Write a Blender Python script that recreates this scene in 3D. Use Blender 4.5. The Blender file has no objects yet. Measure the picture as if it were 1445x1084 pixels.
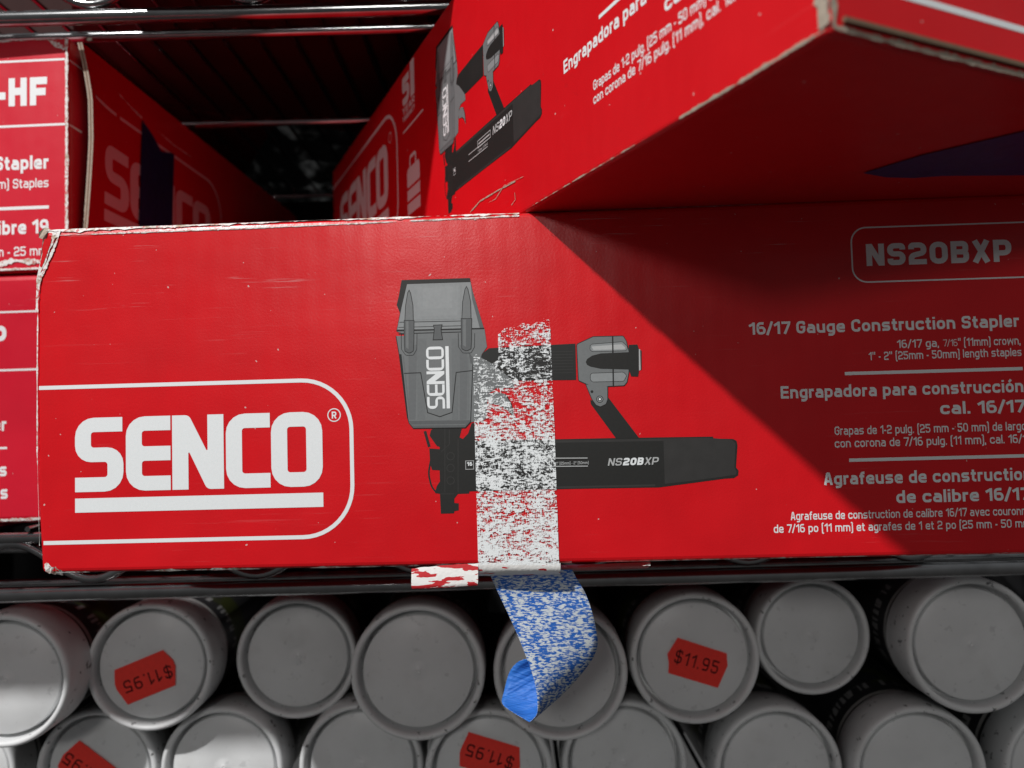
import bpy, bmesh, math, random
from mathutils import Vector as V, Matrix
from math import sin, cos, pi, radians, sqrt

S = bpy.context.scene
COL = S.collection

# ------------------------------------------------------------------ camera
PITCH, ROLL, FPX = radians(2.5798), radians(1.5597), 1100.0
_X = V((1, 0, 0)); FW = V((0, cos(PITCH), sin(PITCH))); _U = V((0, -sin(PITCH), cos(PITCH)))
RT = _X * cos(ROLL) - _U * sin(ROLL)
UP = _X * sin(ROLL) + _U * cos(ROLL)
cam = bpy.data.cameras.new('camera'); cam_ob = bpy.data.objects.new('camera', cam); COL.objects.link(cam_ob)
cam_ob.matrix_world = Matrix(((RT.x, UP.x, -FW.x, 0), (RT.y, UP.y, -FW.y, 0), (RT.z, UP.z, -FW.z, 0), (0, 0, 0, 1)))
cam.sensor_width = 36.0; cam.lens = FPX / 1445 * 36.0
cam.clip_start = 0.01; cam.clip_end = 100
cam.dof.use_dof = True; cam.dof.focus_distance = 0.338; cam.dof.aperture_fstop = 9.2
S.camera = cam_ob

# ------------------------------------------------------------------ light
world = bpy.data.worlds.new('World'); S.world = world; world.use_nodes = True
nt = world.node_tree; nt.nodes.clear()
wo = nt.nodes.new('ShaderNodeOutputWorld'); wb = nt.nodes.new('ShaderNodeBackground')
tc = nt.nodes.new('ShaderNodeTexCoord'); sx = nt.nodes.new('ShaderNodeSeparateXYZ')
mr = nt.nodes.new('ShaderNodeMapRange'); mr.inputs[1].default_value = -1; mr.inputs[2].default_value = 1
rp = nt.nodes.new('ShaderNodeValToRGB')
rp.color_ramp.elements[0].position = 0.0; rp.color_ramp.elements[0].color = (.12, .115, .11, 1)
rp.color_ramp.elements[1].position = 1.0; rp.color_ramp.elements[1].color = (.60, .62, .64, 1)
e_ = rp.color_ramp.elements.new(.5); e_.color = (.28, .28, .28, 1)
nt.links.new(tc.outputs['Generated'], sx.inputs[0]); nt.links.new(sx.outputs[2], mr.inputs[0])
nt.links.new(mr.outputs[0], rp.inputs[0]); nt.links.new(rp.outputs[0], wb.inputs[0]); nt.links.new(wb.outputs[0], wo.inputs[0])
wb.inputs[1].default_value = .34

LDIR = V((.715, 1.0, -1.2)).normalized()
LAMP = V((0.0, .333, .05)) - LDIR * 2.6
ld = bpy.data.lights.new('ceiling_lamp', 'AREA'); ld.shape = 'DISK'; ld.size = 0.075; ld.energy = 80; ld.color = (1.0, .99, .975)
lo = bpy.data.objects.new('ceiling_lamp', ld); COL.objects.link(lo); lo.location = LAMP
lo.rotation_euler = LDIR.to_track_quat('-Z', 'Y').to_euler()

# a second, farther ceiling lamp almost behind the photographer
FDIR = V((.165, 1.0, -.285)).normalized()
ld = bpy.data.lights.new('ceiling_lamp', 'AREA'); ld.shape = 'DISK'; ld.size = 0.34; ld.energy = 9.5; ld.color = (1.0, .975, .94)
lo = bpy.data.objects.new('ceiling_lamp', ld); COL.objects.link(lo); lo.location = V((-.05, .333, .08)) - FDIR * 3.0
lo.rotation_euler = FDIR.to_track_quat('-Z', 'Y').to_euler()

S.view_settings.view_transform = 'Standard'; S.view_settings.look = 'None'
S.view_settings.exposure = 0.0; S.view_settings.gamma = 1.0; S.view_settings.use_curve_mapping = False
S.render.engine = 'CYCLES'
S.cycles.max_bounces = 6; S.cycles.transparent_max_bounces = 8
S.cycles.use_denoising = True

# ------------------------------------------------------------------ materials
def new_mat(name):
    m = bpy.data.materials.new(name); m.use_nodes = True
    n = m.node_tree; b = n.nodes['Principled BSDF']
    return m, n, b
class G:
    """small node-graph helper"""
    def __init__(s, n): s.n = n
    def node(s, t, **k):
        o = s.n.nodes.new(t)
        for a, v in k.items(): setattr(o, a, v)
        return o
    def link(s, a, b): s.n.links.new(a, b)
    def val(s, sock, v):
        if hasattr(v, 'is_linked') or hasattr(v, 'links'): s.link(v, sock)
        else: sock.default_value = v
    def math(s, op, a, b=0.0, c=None, clamp=False):
        o = s.node('ShaderNodeMath', operation=op); o.use_clamp = clamp
        s.val(o.inputs[0], a); s.val(o.inputs[1], b)
        if c is not None: s.val(o.inputs[2], c)
        return o.outputs[0]
    def coord(s, scale=(1, 1, 1)):
        t = s.node('ShaderNodeTexCoord'); m = s.node('ShaderNodeMapping'); m.inputs['Scale'].default_value = scale
        s.link(t.outputs['Object'], m.inputs[0]); return m.outputs[0]
    def noise(s, scale, detail=2, rough=.5, stretch=(1, 1, 1)):
        o = s.node('ShaderNodeTexNoise'); o.inputs['Scale'].default_value = scale
        o.inputs['Detail'].default_value = detail; o.inputs['Roughness'].default_value = rough
        s.link(s.coord(stretch), o.inputs['Vector']); return o.outputs['Fac']
    def step(s, x, lo, hi):
        o = s.node('ShaderNodeMapRange'); o.interpolation_type = 'SMOOTHSTEP'
        s.val(o.inputs[0], x); s.val(o.inputs[1], lo); s.val(o.inputs[2], hi); return o.outputs[0]
    def mix(s, f, a, b):
        o = s.node('ShaderNodeMix', data_type='RGBA'); s.val(o.inputs[0], f)
        for i, c in ((6, a), (7, b)):
            if isinstance(c, tuple): o.inputs[i].default_value = (*c, 1)
            else: s.link(c, o.inputs[i])
        return o.outputs[2]
    def bump(s, h, strength, dist, normal=None):
        o = s.node('ShaderNodeBump'); o.inputs['Strength'].default_value = strength; o.inputs['Distance'].default_value = dist
        s.link(h, o.inputs['Height'])
        if normal is not None: s.link(normal, o.inputs['Normal'])
        return o.outputs[0]

def paper(name, col, rough=.42, scuff=0.0, spec=.5, vary=.12, specks=True):
    """coated printed board: slight mottling, fine grain, dust specks, hair scratches"""
    m, n, b = new_mat(name); g = G(n)
    mott = g.noise(35, 3); grain = g.noise(2600, 1)
    k = g.math('ADD', g.math('MULTIPLY', g.math('SUBTRACT', mott, .5), vary), g.math('MULTIPLY', g.math('SUBTRACT', grain, .5), .38))
    k = g.math('ADD', k, 1.0)
    hsv = g.node('ShaderNodeHueSaturation'); hsv.inputs['Color'].default_value = (*col, 1); g.link(k, hsv.inputs['Value'])
    c = hsv.outputs[0]
    if specks:
        sp = g.step(g.noise(420, 1), .765, .80)
        c = g.mix(g.math('MULTIPLY', sp, .75), c, (.62, .52, .50))
    if scuff > 0:
        t = g.node('ShaderNodeTexCoord'); sp_ = g.node('ShaderNodeSeparateXYZ'); g.link(t.outputs['Object'], sp_.inputs[0])
        high = g.math('ADD', g.math('MULTIPLY', g.step(sp_.outputs[2], .105, .135), .85), .15)
        scr = g.step(g.noise(75, 5, .75, (.20, 1, 8)), .585, .66)
        gate = g.math('MULTIPLY', g.step(g.noise(24, 2), .47, .60), high)
        scr2 = g.step(g.noise(160, 4, .75, (1.0, 1, 1.6)), .60, .78)
        c = g.mix(g.math('MULTIPLY', g.math('MULTIPLY', scr, gate), scuff), c, (.55, .30, .30))
        gate2 = g.math('MULTIPLY', g.step(g.noise(18, 2, .5, (1, 1, 1.3)), .50, .64), high)
        c = g.mix(g.math('MULTIPLY', g.math('MULTIPLY', scr2, gate2), scuff * .6), c, (.50, .16, .17))
    g.link(c, b.inputs['Base Color'])
    r = g.math('ADD', g.math('MULTIPLY', g.noise(28, 4, .6), .22), rough - .11)
    g.link(r, b.inputs['Roughness']); b.inputs['Specular IOR Level'].default_value = spec
    flute = g.node('ShaderNodeTexWave'); flute.inputs['Scale'].default_value = 38; flute.inputs['Distortion'].default_value = .6; g.link(g.coord(), flute.inputs['Vector'])
    nrm = g.bump(g.noise(900, 2), .34, .00012, g.bump(flute.outputs['Fac'], .035, .0006, g.bump(g.noise(13, 3, .55), .40, .0028)))
    g.link(nrm, b.inputs['Normal'])
    b.inputs['Coat Weight'].default_value = .16; b.inputs['Coat Roughness'].default_value = .20; g.link(nrm, b.inputs['Coat Normal'])
    return m

def plain(name, col, rough=.5, spec=.5, vary=.08, nscale=300, bump=0.0, metal=0.0):
    m, n, b = new_mat(name); g = G(n)
    k = g.math('ADD', g.math('MULTIPLY', g.math('SUBTRACT', g.noise(nscale, 3), .5), vary * 2), 1.0)
    hsv = g.node('ShaderNodeHueSaturation'); hsv.inputs['Color'].default_value = (*col, 1); g.link(k, hsv.inputs['Value'])
    g.link(hsv.outputs[0], b.inputs['Base Color']); b.inputs['Roughness'].default_value = rough
    b.inputs['Specular IOR Level'].default_value = spec; b.inputs['Metallic'].default_value = metal
    if bump: g.link(g.bump(g.noise(nscale * 2, 3), bump, .0004), b.inputs['Normal'])
    return m

RED = paper('red_printed_board', (.60, .006, .011), .33, scuff=.55, spec=.30, vary=.30)
RED_PLAIN = paper('red_printed_board_clean', (.62, .005, .010), .40, scuff=.18, spec=.32)
RED_COOL_LIT = paper('red_board_cool_light', (.58, .007, .026), .38, scuff=.25, spec=.35)  # red of the left boxes with their cooler light put into it
INK_WHITE = plain('white_unprinted_lettering', (.76, .79, .80), .45, .4, .05, 900)
INK_DARK = plain('black_ink', (.018, .018, .017), .45, .4, .15, 700)
INK_DARK2 = plain('soft_black_ink', (.034, .033, .032), .45, .4, .2, 160)
INK_LINE = plain('outline_ink', (.012, .012, .012), .5, .4, .1, 500)
INK_GREY = plain('grey_ink', (.165, .175, .178), .45, .4, .10, 700)
INK_GREY_DK = plain('dark_grey_ink', (.105, .112, .115), .45, .4, .10, 700)
INK_GREY_LT = plain('light_grey_ink', (.25, .265, .27), .45, .4, .12, 600)
INK_L2 = plain('pale_grey_ink', (.262, .277, .282), .45, .4, .12, 600); INK_L3 = plain('paler_grey_ink', (.275, .29, .295), .45, .4, .12, 600)
INK_G1 = plain('shaded_grey_ink', (.135, .143, .147), .45, .4, .1, 700); INK_G2 = plain('soft_grey_ink', (.150, .160, .163), .45, .4, .1, 700)
INK_SILVER = plain('silver_ink', (.42, .43, .43), .45, .4, .1, 700)
def torn_paper():
    m, n, b = new_mat('torn_white_paper'); g = G(n)
    c = g.mix(g.step(g.noise(210, 4, .65), .48, .66), (.76, .75, .73), (.40, .33, .25))
    c = g.mix(g.math('MULTIPLY', g.step(g.noise(480, 3, .7), .55, .62), .8), c, (.52, .10, .10))
    g.link(c, b.inputs['Base Color']); b.inputs['Roughness'].default_value = .88; b.inputs['Specular IOR Level'].default_value = .15
    g.link(g.bump(g.noise(900, 3), .6, .0005), b.inputs['Normal'])
    return m
PAPER_WHITE = torn_paper()
KRAFT = plain('grey_kraft_edge', (.36, .31, .25), .9, .1, .3, 420, bump=.6)
KRAFT_DARK = plain('brown_kraft_board', (.16, .11, .075), .9, .1, .2, 260)
BLACK_WIRE = plain('dark_chrome_wire', (.34, .34, .345), .15, .5, .35, 90, metal=1.0)
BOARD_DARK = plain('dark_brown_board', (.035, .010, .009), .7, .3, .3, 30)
DARK = plain('light_block_dark', (.012, .012, .013), .6, .3, .3, 40)
STICKER = plain('fluorescent_red_sticker', (.95, .050, .035), .5, .3, .08, 500)
STICKER_INK = plain('price_ink', (.07, .006, .006), .7, .2, .9, 1400)
TAPE_SHADOW = plain('blue_tape_shaded', (.013, .028, .135), .42, .4, .35, 120, bump=.9)  # darker copy of the blue tape, shade put into its colour

def cap_mat():
    m, n, b = new_mat('grey_plastic_cap'); g = G(n)
    k = g.math('ADD', g.math('MULTIPLY', g.math('SUBTRACT', g.noise(45, 4, .6), .5), .16), 1.0)
    hsv = g.node('ShaderNodeHueSaturation'); hsv.inputs['Color'].default_value = (.71, .72, .725, 1); g.link(k, hsv.inputs['Value'])
    # black rub marks, mostly towards the rim
    t = g.node('ShaderNodeTexCoord'); sp = g.node('ShaderNodeSeparateXYZ'); g.link(t.outputs['Object'], sp.inputs[0])
    r = g.math('SQRT', g.math('ADD', g.math('POWER', sp.outputs[0], 2.0), g.math('POWER', sp.outputs[2], 2.0)))
    rim = g.step(r, .031, .0375)
    oi = g.node('ShaderNodeObjectInfo')
    cv = g.node('ShaderNodeVectorMath', operation='ADD'); g.link(t.outputs['Object'], cv.inputs[0])
    cm = g.node('ShaderNodeCombineXYZ'); g.link(g.math('MULTIPLY', oi.outputs['Random'], 9.0), cm.inputs[0]); g.link(cm.outputs[0], cv.inputs[1])
    nz = g.node('ShaderNodeTexNoise'); nz.inputs['Scale'].default_value = 170; nz.inputs['Detail'].default_value = 4; nz.inputs['Roughness'].default_value = .65
    g.link(cv.outputs[0], nz.inputs['Vector'])
    mk = g.math('MULTIPLY', g.step(nz.outputs['Fac'], .625, .67), g.math('ADD', g.math('MULTIPLY', rim, .75), .16))
    nz2 = g.node('ShaderNodeTexNoise'); nz2.inputs['Scale'].default_value = 60; nz2.inputs['Detail'].default_value = 5
    g.link(cv.outputs[0], nz2.inputs['Vector'])
    c = g.mix(g.math('MULTIPLY', g.step(nz2.outputs['Fac'], .5, .75), .22), hsv.outputs[0], (.50, .49, .475))
    c = g.mix(mk, c, (.03, .03, .03))
    g.link(c, b.inputs['Base Color'])
    g.link(g.math('ADD', g.math('MULTIPLY', nz2.outputs['Fac'], .2), .30), b.inputs['Roughness'])
    g.link(g.bump(nz.outputs['Fac'], .10, .0004), b.inputs['Normal'])
    return m
CAP = cap_mat()

def tube_mat():
    m, n, b = new_mat('dark_tube_label'); g = G(n)
    t = g.node('ShaderNodeTexCoord'); sp = g.node('ShaderNodeSeparateXYZ'); g.link(t.outputs['Object'], sp.inputs[0])
    y = sp.outputs[1]
    def band(a, w): return g.math('LESS_THAN', g.math('ABSOLUTE', g.math('SUBTRACT', y, a)), w)
    c = g.mix(band(.034, .0016), (.022, .022, .024), (.30, .30, .29))
    c = g.mix(g.math('MULTIPLY', band(.062, .012), g.step(g.noise(26, 1), .52, .56)), c, (.035, .042, .010))
    c = g.mix(g.math('MULTIPLY', band(.048, .004), g.step(g.noise(200, 1, .5, (2, .2, 2)), .5, .52)), c, (.22, .22, .22))
    g.link(c, b.inputs['Base Color']); b.inputs['Roughness'].default_value = .4
    return m
TUBE = tube_mat()

def residue_mat():
    """white paper fibres left where tape was pulled off: patchy, crepe-like weave with the print showing between"""
    m, n, b = new_mat('torn_paper_fibres'); g = G(n)
    t = g.node('ShaderNodeTexCoord'); sp = g.node('ShaderNodeSeparateXYZ'); g.link(t.outputs['UV'], sp.inputs[0])
    v = sp.outputs[1]
    a = g.noise(1150, 4, .72, (.55, 1, 1.2)); c2 = g.noise(1500, 2, .6, (1.9, 1, .5)); big = g.noise(150, 2)
    weave = g.noise(1700, 1, .5, (.2, 1, 1.3))
    s_ = g.math('ADD', g.math('MULTIPLY', a, .50), g.math('MULTIPLY', c2, .20))
    s_ = g.math('ADD', s_, g.math('MULTIPLY', big, .18)); s_ = g.math('ADD', s_, g.math('MULTIPLY', weave, .14))
    cr = g.node('ShaderNodeFloatCurve')
    cu = cr.mapping.curves[0]
    cu.points[0].location = (0, .535); cu.points[1].location = (1, .466)
    for p in ((.10, .522), (.20, .54), (.34, .525), (.40, .515), (.48, .498), (.56, .503), (.66, .500), (.72, .498), (.86, .486)): cu.points.new(*p)
    cr.mapping.update(); g.link(v, cr.inputs['Value'])
    mask = g.step(s_, g.math('SUBTRACT', cr.outputs[0], .006), g.math('ADD', cr.outputs[0], .006))
    tr = g.node('ShaderNodeBsdfTransparent'); mx = g.node('ShaderNodeMixShader')
    out = n.nodes['Material Output']
    g.link(mask, mx.inputs[0]); g.link(tr.outputs[0], mx.inputs[1]); g.link(b.outputs[0], mx.inputs[2]); g.link(mx.outputs[0], out.inputs[0])
    g.link(g.bump(g.noise(1800, 3), .6, .0003), b.inputs['Normal'])
    b.inputs['Base Color'].default_value = (.80, .83, .84, 1); b.inputs['Roughness'].default_value = .8
    b.inputs['Specular IOR Level'].default_value = .2
    return m
RESIDUE = residue_mat()
def torn(name, lo):
    m, n, b = new_mat(name); g = G(n)
    t = g.node('ShaderNodeTexCoord'); mp = g.node('ShaderNodeMapping'); mp.inputs['Rotation'].default_value = (0, .32, 0); mp.inputs['Scale'].default_value = (.30, 1, 1)
    g.link(t.outputs['Object'], mp.inputs[0]); o = g.node('ShaderNodeTexNoise'); o.inputs['Scale'].default_value = 330; o.inputs['Detail'].default_value = 3
    g.link(mp.outputs[0], o.inputs['Vector'])
    c = g.mix(g.step(o.outputs['Fac'], lo, lo + .02), (.78, .77, .75), (.50, .010, .016))
    g.link(c, b.inputs['Base Color']); b.inputs['Roughness'].default_value = .7
    g.link(g.bump(g.noise(700, 3), .5, .0004), b.inputs['Normal'])
    return m
TORN_A = torn('torn_board_white_and_red', .475); TORN_B = torn('torn_board_mostly_white', .62)

def tape_mats():
    m, n, b = new_mat('tape_sticky_side_with_fibres'); g = G(n)
    def uvn(sc, st, d=3, r=.6):
        t = g.node('ShaderNodeTexCoord'); mp = g.node('ShaderNodeMapping'); mp.inputs['Scale'].default_value = st
        o = g.node('ShaderNodeTexNoise'); o.inputs['Scale'].default_value = sc; o.inputs['Detail'].default_value = d; o.inputs['Roughness'].default_value = r
        g.link(t.outputs['UV'], mp.inputs[0]); g.link(mp.outputs[0], o.inputs['Vector']); return o.outputs['Fac']
    s_ = g.math('ADD', g.math('MULTIPLY', uvn(720, (.55, 1.4, 1), 4, .68), .55), g.math('MULTIPLY', uvn(1900, (.16, 1.5, 1), 1), .24))
    s_ = g.math('ADD', s_, g.math('MULTIPLY', uvn(190, (1, 1, 1), 2), .23))
    mask = g.step(s_, .508, .524)
    c = g.mix(mask, (.022, .120, .46), (.60, .645, .67))
    g.link(c, b.inputs['Base Color']); b.inputs['Roughness'].default_value = .75; b.inputs['Specular IOR Level'].default_value = .2
    g.link(g.bump(s_, .4, .0004), b.inputs['Normal'])
    m2, n2, b2 = new_mat('tape_blue_crepe_side'); g = G(n2)
    def uvn2(sc, st, d=2):
        t = g.node('ShaderNodeTexCoord'); mp = g.node('ShaderNodeMapping'); mp.inputs['Scale'].default_value = st
        o = g.node('ShaderNodeTexNoise'); o.inputs['Scale'].default_value = sc; o.inputs['Detail'].default_value = d
        g.link(t.outputs['UV'], mp.inputs[0]); g.link(mp.outputs[0], o.inputs['Vector']); return o.outputs['Fac']
    cr = uvn2(900, (.12, 1.6, 1))
    c = g.mix(cr, (.012, .11, .46), (.035, .20, .66))
    g.link(c, b2.inputs['Base Color']); b2.inputs['Roughness'].default_value = .6
    g.link(g.bump(cr, .7, .0006, g.bump(uvn2(160, (1, .5, 1)), .8, .003)), b2.inputs['Normal'])
    return m, m2
TAPE_F, TAPE_B = tape_mats()

# ------------------------------------------------------------------ mesh helpers
class MB:
    def __init__(s): s.v = []; s.f = []; s.m = []; s.uv = {}
    def poly(s, pts, mi=0):
        i = len(s.v); s.v += [tuple(p) for p in pts]; s.f.append(tuple(range(i, i + len(pts)))); s.m.append(mi)
    def grid(s, rows, mi=0, close=False):
        i = len(s.v); nr, nc = len(rows), len(rows[0])
        for r in rows: s.v += [tuple(p) for p in r]
        for a in range(nr - 1):
            for c in range(nc - (0 if close else 1)):
                d = (c + 1) % nc
                s.f.append((i + a * nc + c, i + a * nc + d, i + (a + 1) * nc + d, i + (a + 1) * nc + c)); s.m.append(mi)
    def tube(s, pts, r, n=10, mi=0, caps=True):
        pts = [V(p) for p in pts]; rows = []
        for k, p in enumerate(pts):
            t = (pts[min(k + 1, len(pts) - 1)] - pts[max(k - 1, 0)]).normalized()
            a = t.cross(V((0, 0, 1)) if abs(t.z) < .9 else V((0, 1, 0))).normalized(); b = t.cross(a)
            rows.append([p + a * (r * cos(2 * pi * j / n)) + b * (r * sin(2 * pi * j / n)) for j in range(n)])
        s.grid(rows, mi, True)
        if caps: s.poly(rows[0][::-1], mi); s.poly(rows[-1], mi)
    def box(s, x0, x1, y0, y1, z0, z1, mi=0):
        c = [(x, y, z) for x in (x0, x1) for y in (y0, y1) for z in (z0, z1)]
        for q in ((0, 1, 3, 2), (4, 6, 7, 5), (0, 4, 5, 1), (2, 3, 7, 6), (0, 2, 6, 4), (1, 5, 7, 3)): s.poly([c[k] for k in q], mi)
    def build(s, name, mats, parent=None, smooth=False, bevel=0, uvs=None, merge=False):
        me = bpy.data.meshes.new(name); me.from_pydata(s.v, [], s.f)
        for m in (mats if isinstance(mats, (list, tuple)) else [mats]): me.materials.append(m)
        me.polygons.foreach_set('material_index', s.m)
        if uvs:
            ul = me.uv_layers.new(name='UVMap')
            for lp in me.loops: ul.data[lp.index].uv = uvs[lp.vertex_index]
        if merge or bevel:
            bm = bmesh.new(); bm.from_mesh(me); bmesh.ops.remove_doubles(bm, verts=bm.verts, dist=1e-6)
            bmesh.ops.recalc_face_normals(bm, faces=bm.faces)
            if bevel:
                es = [e for e in bm.edges if len(e.link_faces) == 2 and e.calc_face_angle(0) > .5]
                bmesh.ops.bevel(bm, geom=es, offset=bevel, segments=3, profile=.5, affect='EDGES', clamp_overlap=True)
            bm.to_mesh(me); bm.free()
        if smooth: me.polygons.foreach_set('use_smooth', [True] * len(me.polygons))
        me.update()
        o = bpy.data.objects.new(name, me); COL.objects.link(o)
        if parent: o.parent = parent
        return o

def thing(name, label, cat, mat=None, loc=None, group=None):
    o = bpy.data.objects.new(name, None); COL.objects.link(o); o.empty_display_size = .02
    if mat is not None: o.matrix_world = mat
    elif loc is not None: o.location = loc
    o['label'] = label; o['category'] = cat
    if group: o['group'] = group
    return o
def frame(origin, x, y, z):
    return Matrix(((x.x, y.x, z.x, origin.x), (x.y, y.y, z.y, origin.y), (x.z, y.z, z.z, origin.z), (0, 0, 0, 1)))

def fillet(pts, r, closed=False, n=5):
    out = []; N = len(pts)
    for i, p in enumerate(pts):
        rr = r[i] if isinstance(r, (list, tuple)) else r
        if (not closed and i in (0, N - 1)) or rr <= 0: out.append(p); continue
        a = V(pts[i - 1]); b = V(p); c = V(pts[(i + 1) % N])
        u = a - b; w = c - b; lu, lw = u.length, w.length
        if lu < 1e-9 or lw < 1e-9: continue
        u /= lu; w /= lw; ang = u.angle(w)
        if ang > 3.0: out.append(p); continue
        d = min(rr / math.tan(ang / 2), lu * .499, lw * .499); q = d * math.tan(ang / 2)
        cen = b + (u + w).normalized() * (q / sin(ang / 2))
        s0 = b + u * d - cen; s1 = b + w * d - cen
        a0 = math.atan2(s0.y, s0.x); a1 = math.atan2(s1.y, s1.x); da = (a1 - a0 + pi) % (2 * pi) - pi
        for k in range(n + 1):
            t = a0 + da * k / n; out.append((cen.x + q * cos(t), cen.y + q * sin(t)))
    return out

def ribbon2d(pts, w, closed=False):
    """offset outline of a polyline: returns left and right side points with mitred joints"""
    P = [V(p) for p in pts]; N = len(P); L = []; R = []
    for i in range(N):
        if closed: a, c = P[i - 1], P[(i + 1) % N]
        else: a, c = P[max(i - 1, 0)], P[min(i + 1, N - 1)]
        d0 = (P[i] - a); d1 = (c - P[i])
        if d0.length < 1e-9: d0 = d1
        if d1.length < 1e-9: d1 = d0
        d0 = d0.normalized(); d1 = d1.normalized()
        n0 = V((-d0.y, d0.x)); n1 = V((-d1.y, d1.x)); m = n0 + n1
        if m.length < 1e-6: m = n0
        m = m.normalized(); k = min(1 / max(m.dot(n0), .35), 2.6)
        L.append(P[i] + m * (w / 2 * k)); R.append(P[i] - m * (w / 2 * k))
    return L, R

class Print:
    """flat printing on a box face: fm(x, z, off) turns face metres into the box's own coordinates"""
    def __init__(s, fm): s.mb = MB(); s.fm = fm; s.lift = .00008
    def layer(s): s.lift += .0000026
    def shape(s, pts, mi=0):
        s.layer(); s.mb.poly([s.fm(p[0], p[1], s.lift) for p in pts], mi)
    def line(s, pts, w, mi=0, r=0, closed=False, n=5):
        s.layer(); q = fillet(pts, r, closed, n); L, R = ribbon2d(q, w, closed)
        if closed: L.append(L[0]); R.append(R[0])
        s.mb.grid([[s.fm(p.x, p.y, s.lift) for p in L], [s.fm(p.x, p.y, s.lift) for p in R]], mi)

# ------------------------------------------------------------------ squarish stroke lettering
def glyph(ch, w):
    """strokes (points, corner radius, closed) in cap-height units, and the width"""
    l = w / 2; X = .735; R = .20
    def cap(W): return l, W - l, W / 2
    if ch in 'abcdeghnopqsuóvyx':
        W = .56 + w * .55; x0, x1, xm = cap(W); t = X - l; b = l
        if ch == 'a': return [([(x0 + .02, t), (x1, t), (x1, 0)], R, 0), ([(x1, b), (x0, b), (x0, X * .57), (x1, X * .57)], .14, 0)], W
        if ch == 'b': return [([(x0, 0), (x0, 1)], 0, 0), ([(x0, t), (x1, t), (x1, b), (x0, b)], R, 0)], W
        if ch == 'c': return [([(x1, X * .66), (x1, t), (x0, t), (x0, b), (x1, b), (x1, X * .34)], R, 0)], W
        if ch == 'd': return [([(x1, 0), (x1, 1)], 0, 0), ([(x1, t), (x0, t), (x0, b), (x1, b)], R, 0)], W
        if ch == 'e': return [([(x0, X * .5), (x1, X * .5), (x1, t), (x0, t), (x0, b), (x1, b), (x1, X * .26)], [0, 0, R, R, R, R, 0], 0)], W
        if ch == 'g': return [([(x1, X), (x1, -.27 + l), (x0 + .03, -.27 + l)], R, 0), ([(x1, t), (x0, t), (x0, b), (x1, b)], R, 0)], W
        if ch == 'h': return [([(x0, 0), (x0, 1)], 0, 0), ([(x0, t), (x1, t), (x1, 0)], R, 0)], W
        if ch == 'n': return [([(x0, 0), (x0, X)], 0, 0), ([(x0, t), (x1, t), (x1, 0)], R, 0)], W
        if ch in 'oó':
            s = [([(x0, t), (x1, t), (x1, b), (x0, b)], R, 1)]
            if ch == 'ó': s.append(([(xm - .05, .82), (xm + .13, 1.03)], 0, 0))
            return s, W
        if ch == 'p': return [([(x0, -.27), (x0, X)], 0, 0), ([(x0, t), (x1, t), (x1, b), (x0, b)], R, 0)], W
        if ch == 'q': return [([(x1, -.27), (x1, X)], 0, 0), ([(x1, t), (x0, t), (x0, b), (x1, b)], R, 0)], W
        if ch == 's': return [([(x1 + l * .6, t), (x0, t), (x0, X / 2), (x1, X / 2), (x1, b), (x0 - l * .6, b)], .15, 0)], W
        if ch == 'u': return [([(x0, X), (x0, b), (x1, b)], R, 0), ([(x1, 0), (x1, X)], 0, 0)], W
        if ch == 'v': return [([(x0 - l * .3, X), (xm, l * .9), (x1 + l * .3, X)], 0, 0)], W
        if ch == 'x': return [([(x0, 0), (x1, X)], 0, 0), ([(x0, X), (x1, 0)], 0, 0)], W
        if ch == 'y': return [([(x0, X), (x0, b), (x1, b)], R, 0), ([(x1, X), (x1, -.27 + l), (x0, -.27 + l)], R, 0)], W
    if ch in 'mw':
        W = .92 + w * .6; x0, x1, xm = cap(W); t = X - l
        if ch == 'm': return [([(x0, 0), (x0, X)], 0, 0), ([(x0, t), (x1, t), (x1, 0)], R, 0), ([(xm, 0), (xm, t)], 0, 0)], W
        return [([(x0, X), (x0 + .13, l), (xm, X * .9), (x1 - .13, l), (x1, X)], 0, 0)], W
    if ch == 'f':
        W = .36 + w * .4; return [([(l + .09, 0), (l + .09, 1 - l), (W, 1 - l)], .16, 0), ([(0, X - l), (W - .03, X - l)], 0, 0)], W
    if ch == 't':
        W = .36 + w * .4; return [([(l + .09, .94), (l + .09, l), (W, l)], .16, 0), ([(0, X - l), (W - .02, X - l)], 0, 0)], W
    if ch == 'r':
        W = .34 + w * .4; return [([(l, 0), (l, X)], 0, 0), ([(l, X - l), (W, X - l)], 0, 0)], W
    if ch == 'i': return [([(l, 0), (l, X)], 0, 0), ([(l, .85), (l, 1)], 0, 0)], w
    if ch == 'l': return [([(l, 0), (l, 1)], 0, 0)], w
    if ch in '1':
        W = .30 + w; return [([(W - l, 0), (W - l, 1)], 0, 0), ([(W - l, .96 - l * .6), (.02, .70)], 0, 0)], W
    W = .60 + w * .6; x0, x1, xm = cap(W); t = 1 - l; b = l
    if ch == 'A':
        return [([(l * .9, 0), (xm - .07, t), (xm + .07, t), (W - l * .9, 0)], .05, 0), ([(.2, .30), (W - .2, .30)], 0, 0)], W
    if ch == 'B': return [([(x0, t), (x1 - .02, t), (x1 - .02, .51), (x0, .51)], .13, 0), ([(x0, .51), (x1, .51), (x1, b), (x0, b)], .15, 0), ([(x0, 0), (x0, 1)], 0, 0)], W
    if ch == 'C': return [([(x1, .66), (x1, t), (x0, t), (x0, b), (x1, b), (x1, .34)], .24, 0)], W
    if ch == 'D': return [([(x0, t), (x1, t), (x1, b), (x0, b)], .24, 0), ([(x0, 0), (x0, 1)], 0, 0)], W
    if ch == 'E': return [([(W - .04, t), (x0, t), (x0, b), (W - .04, b)], 0, 0), ([(x0, .51), (W - .08, .51)], 0, 0)], W - .04
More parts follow.
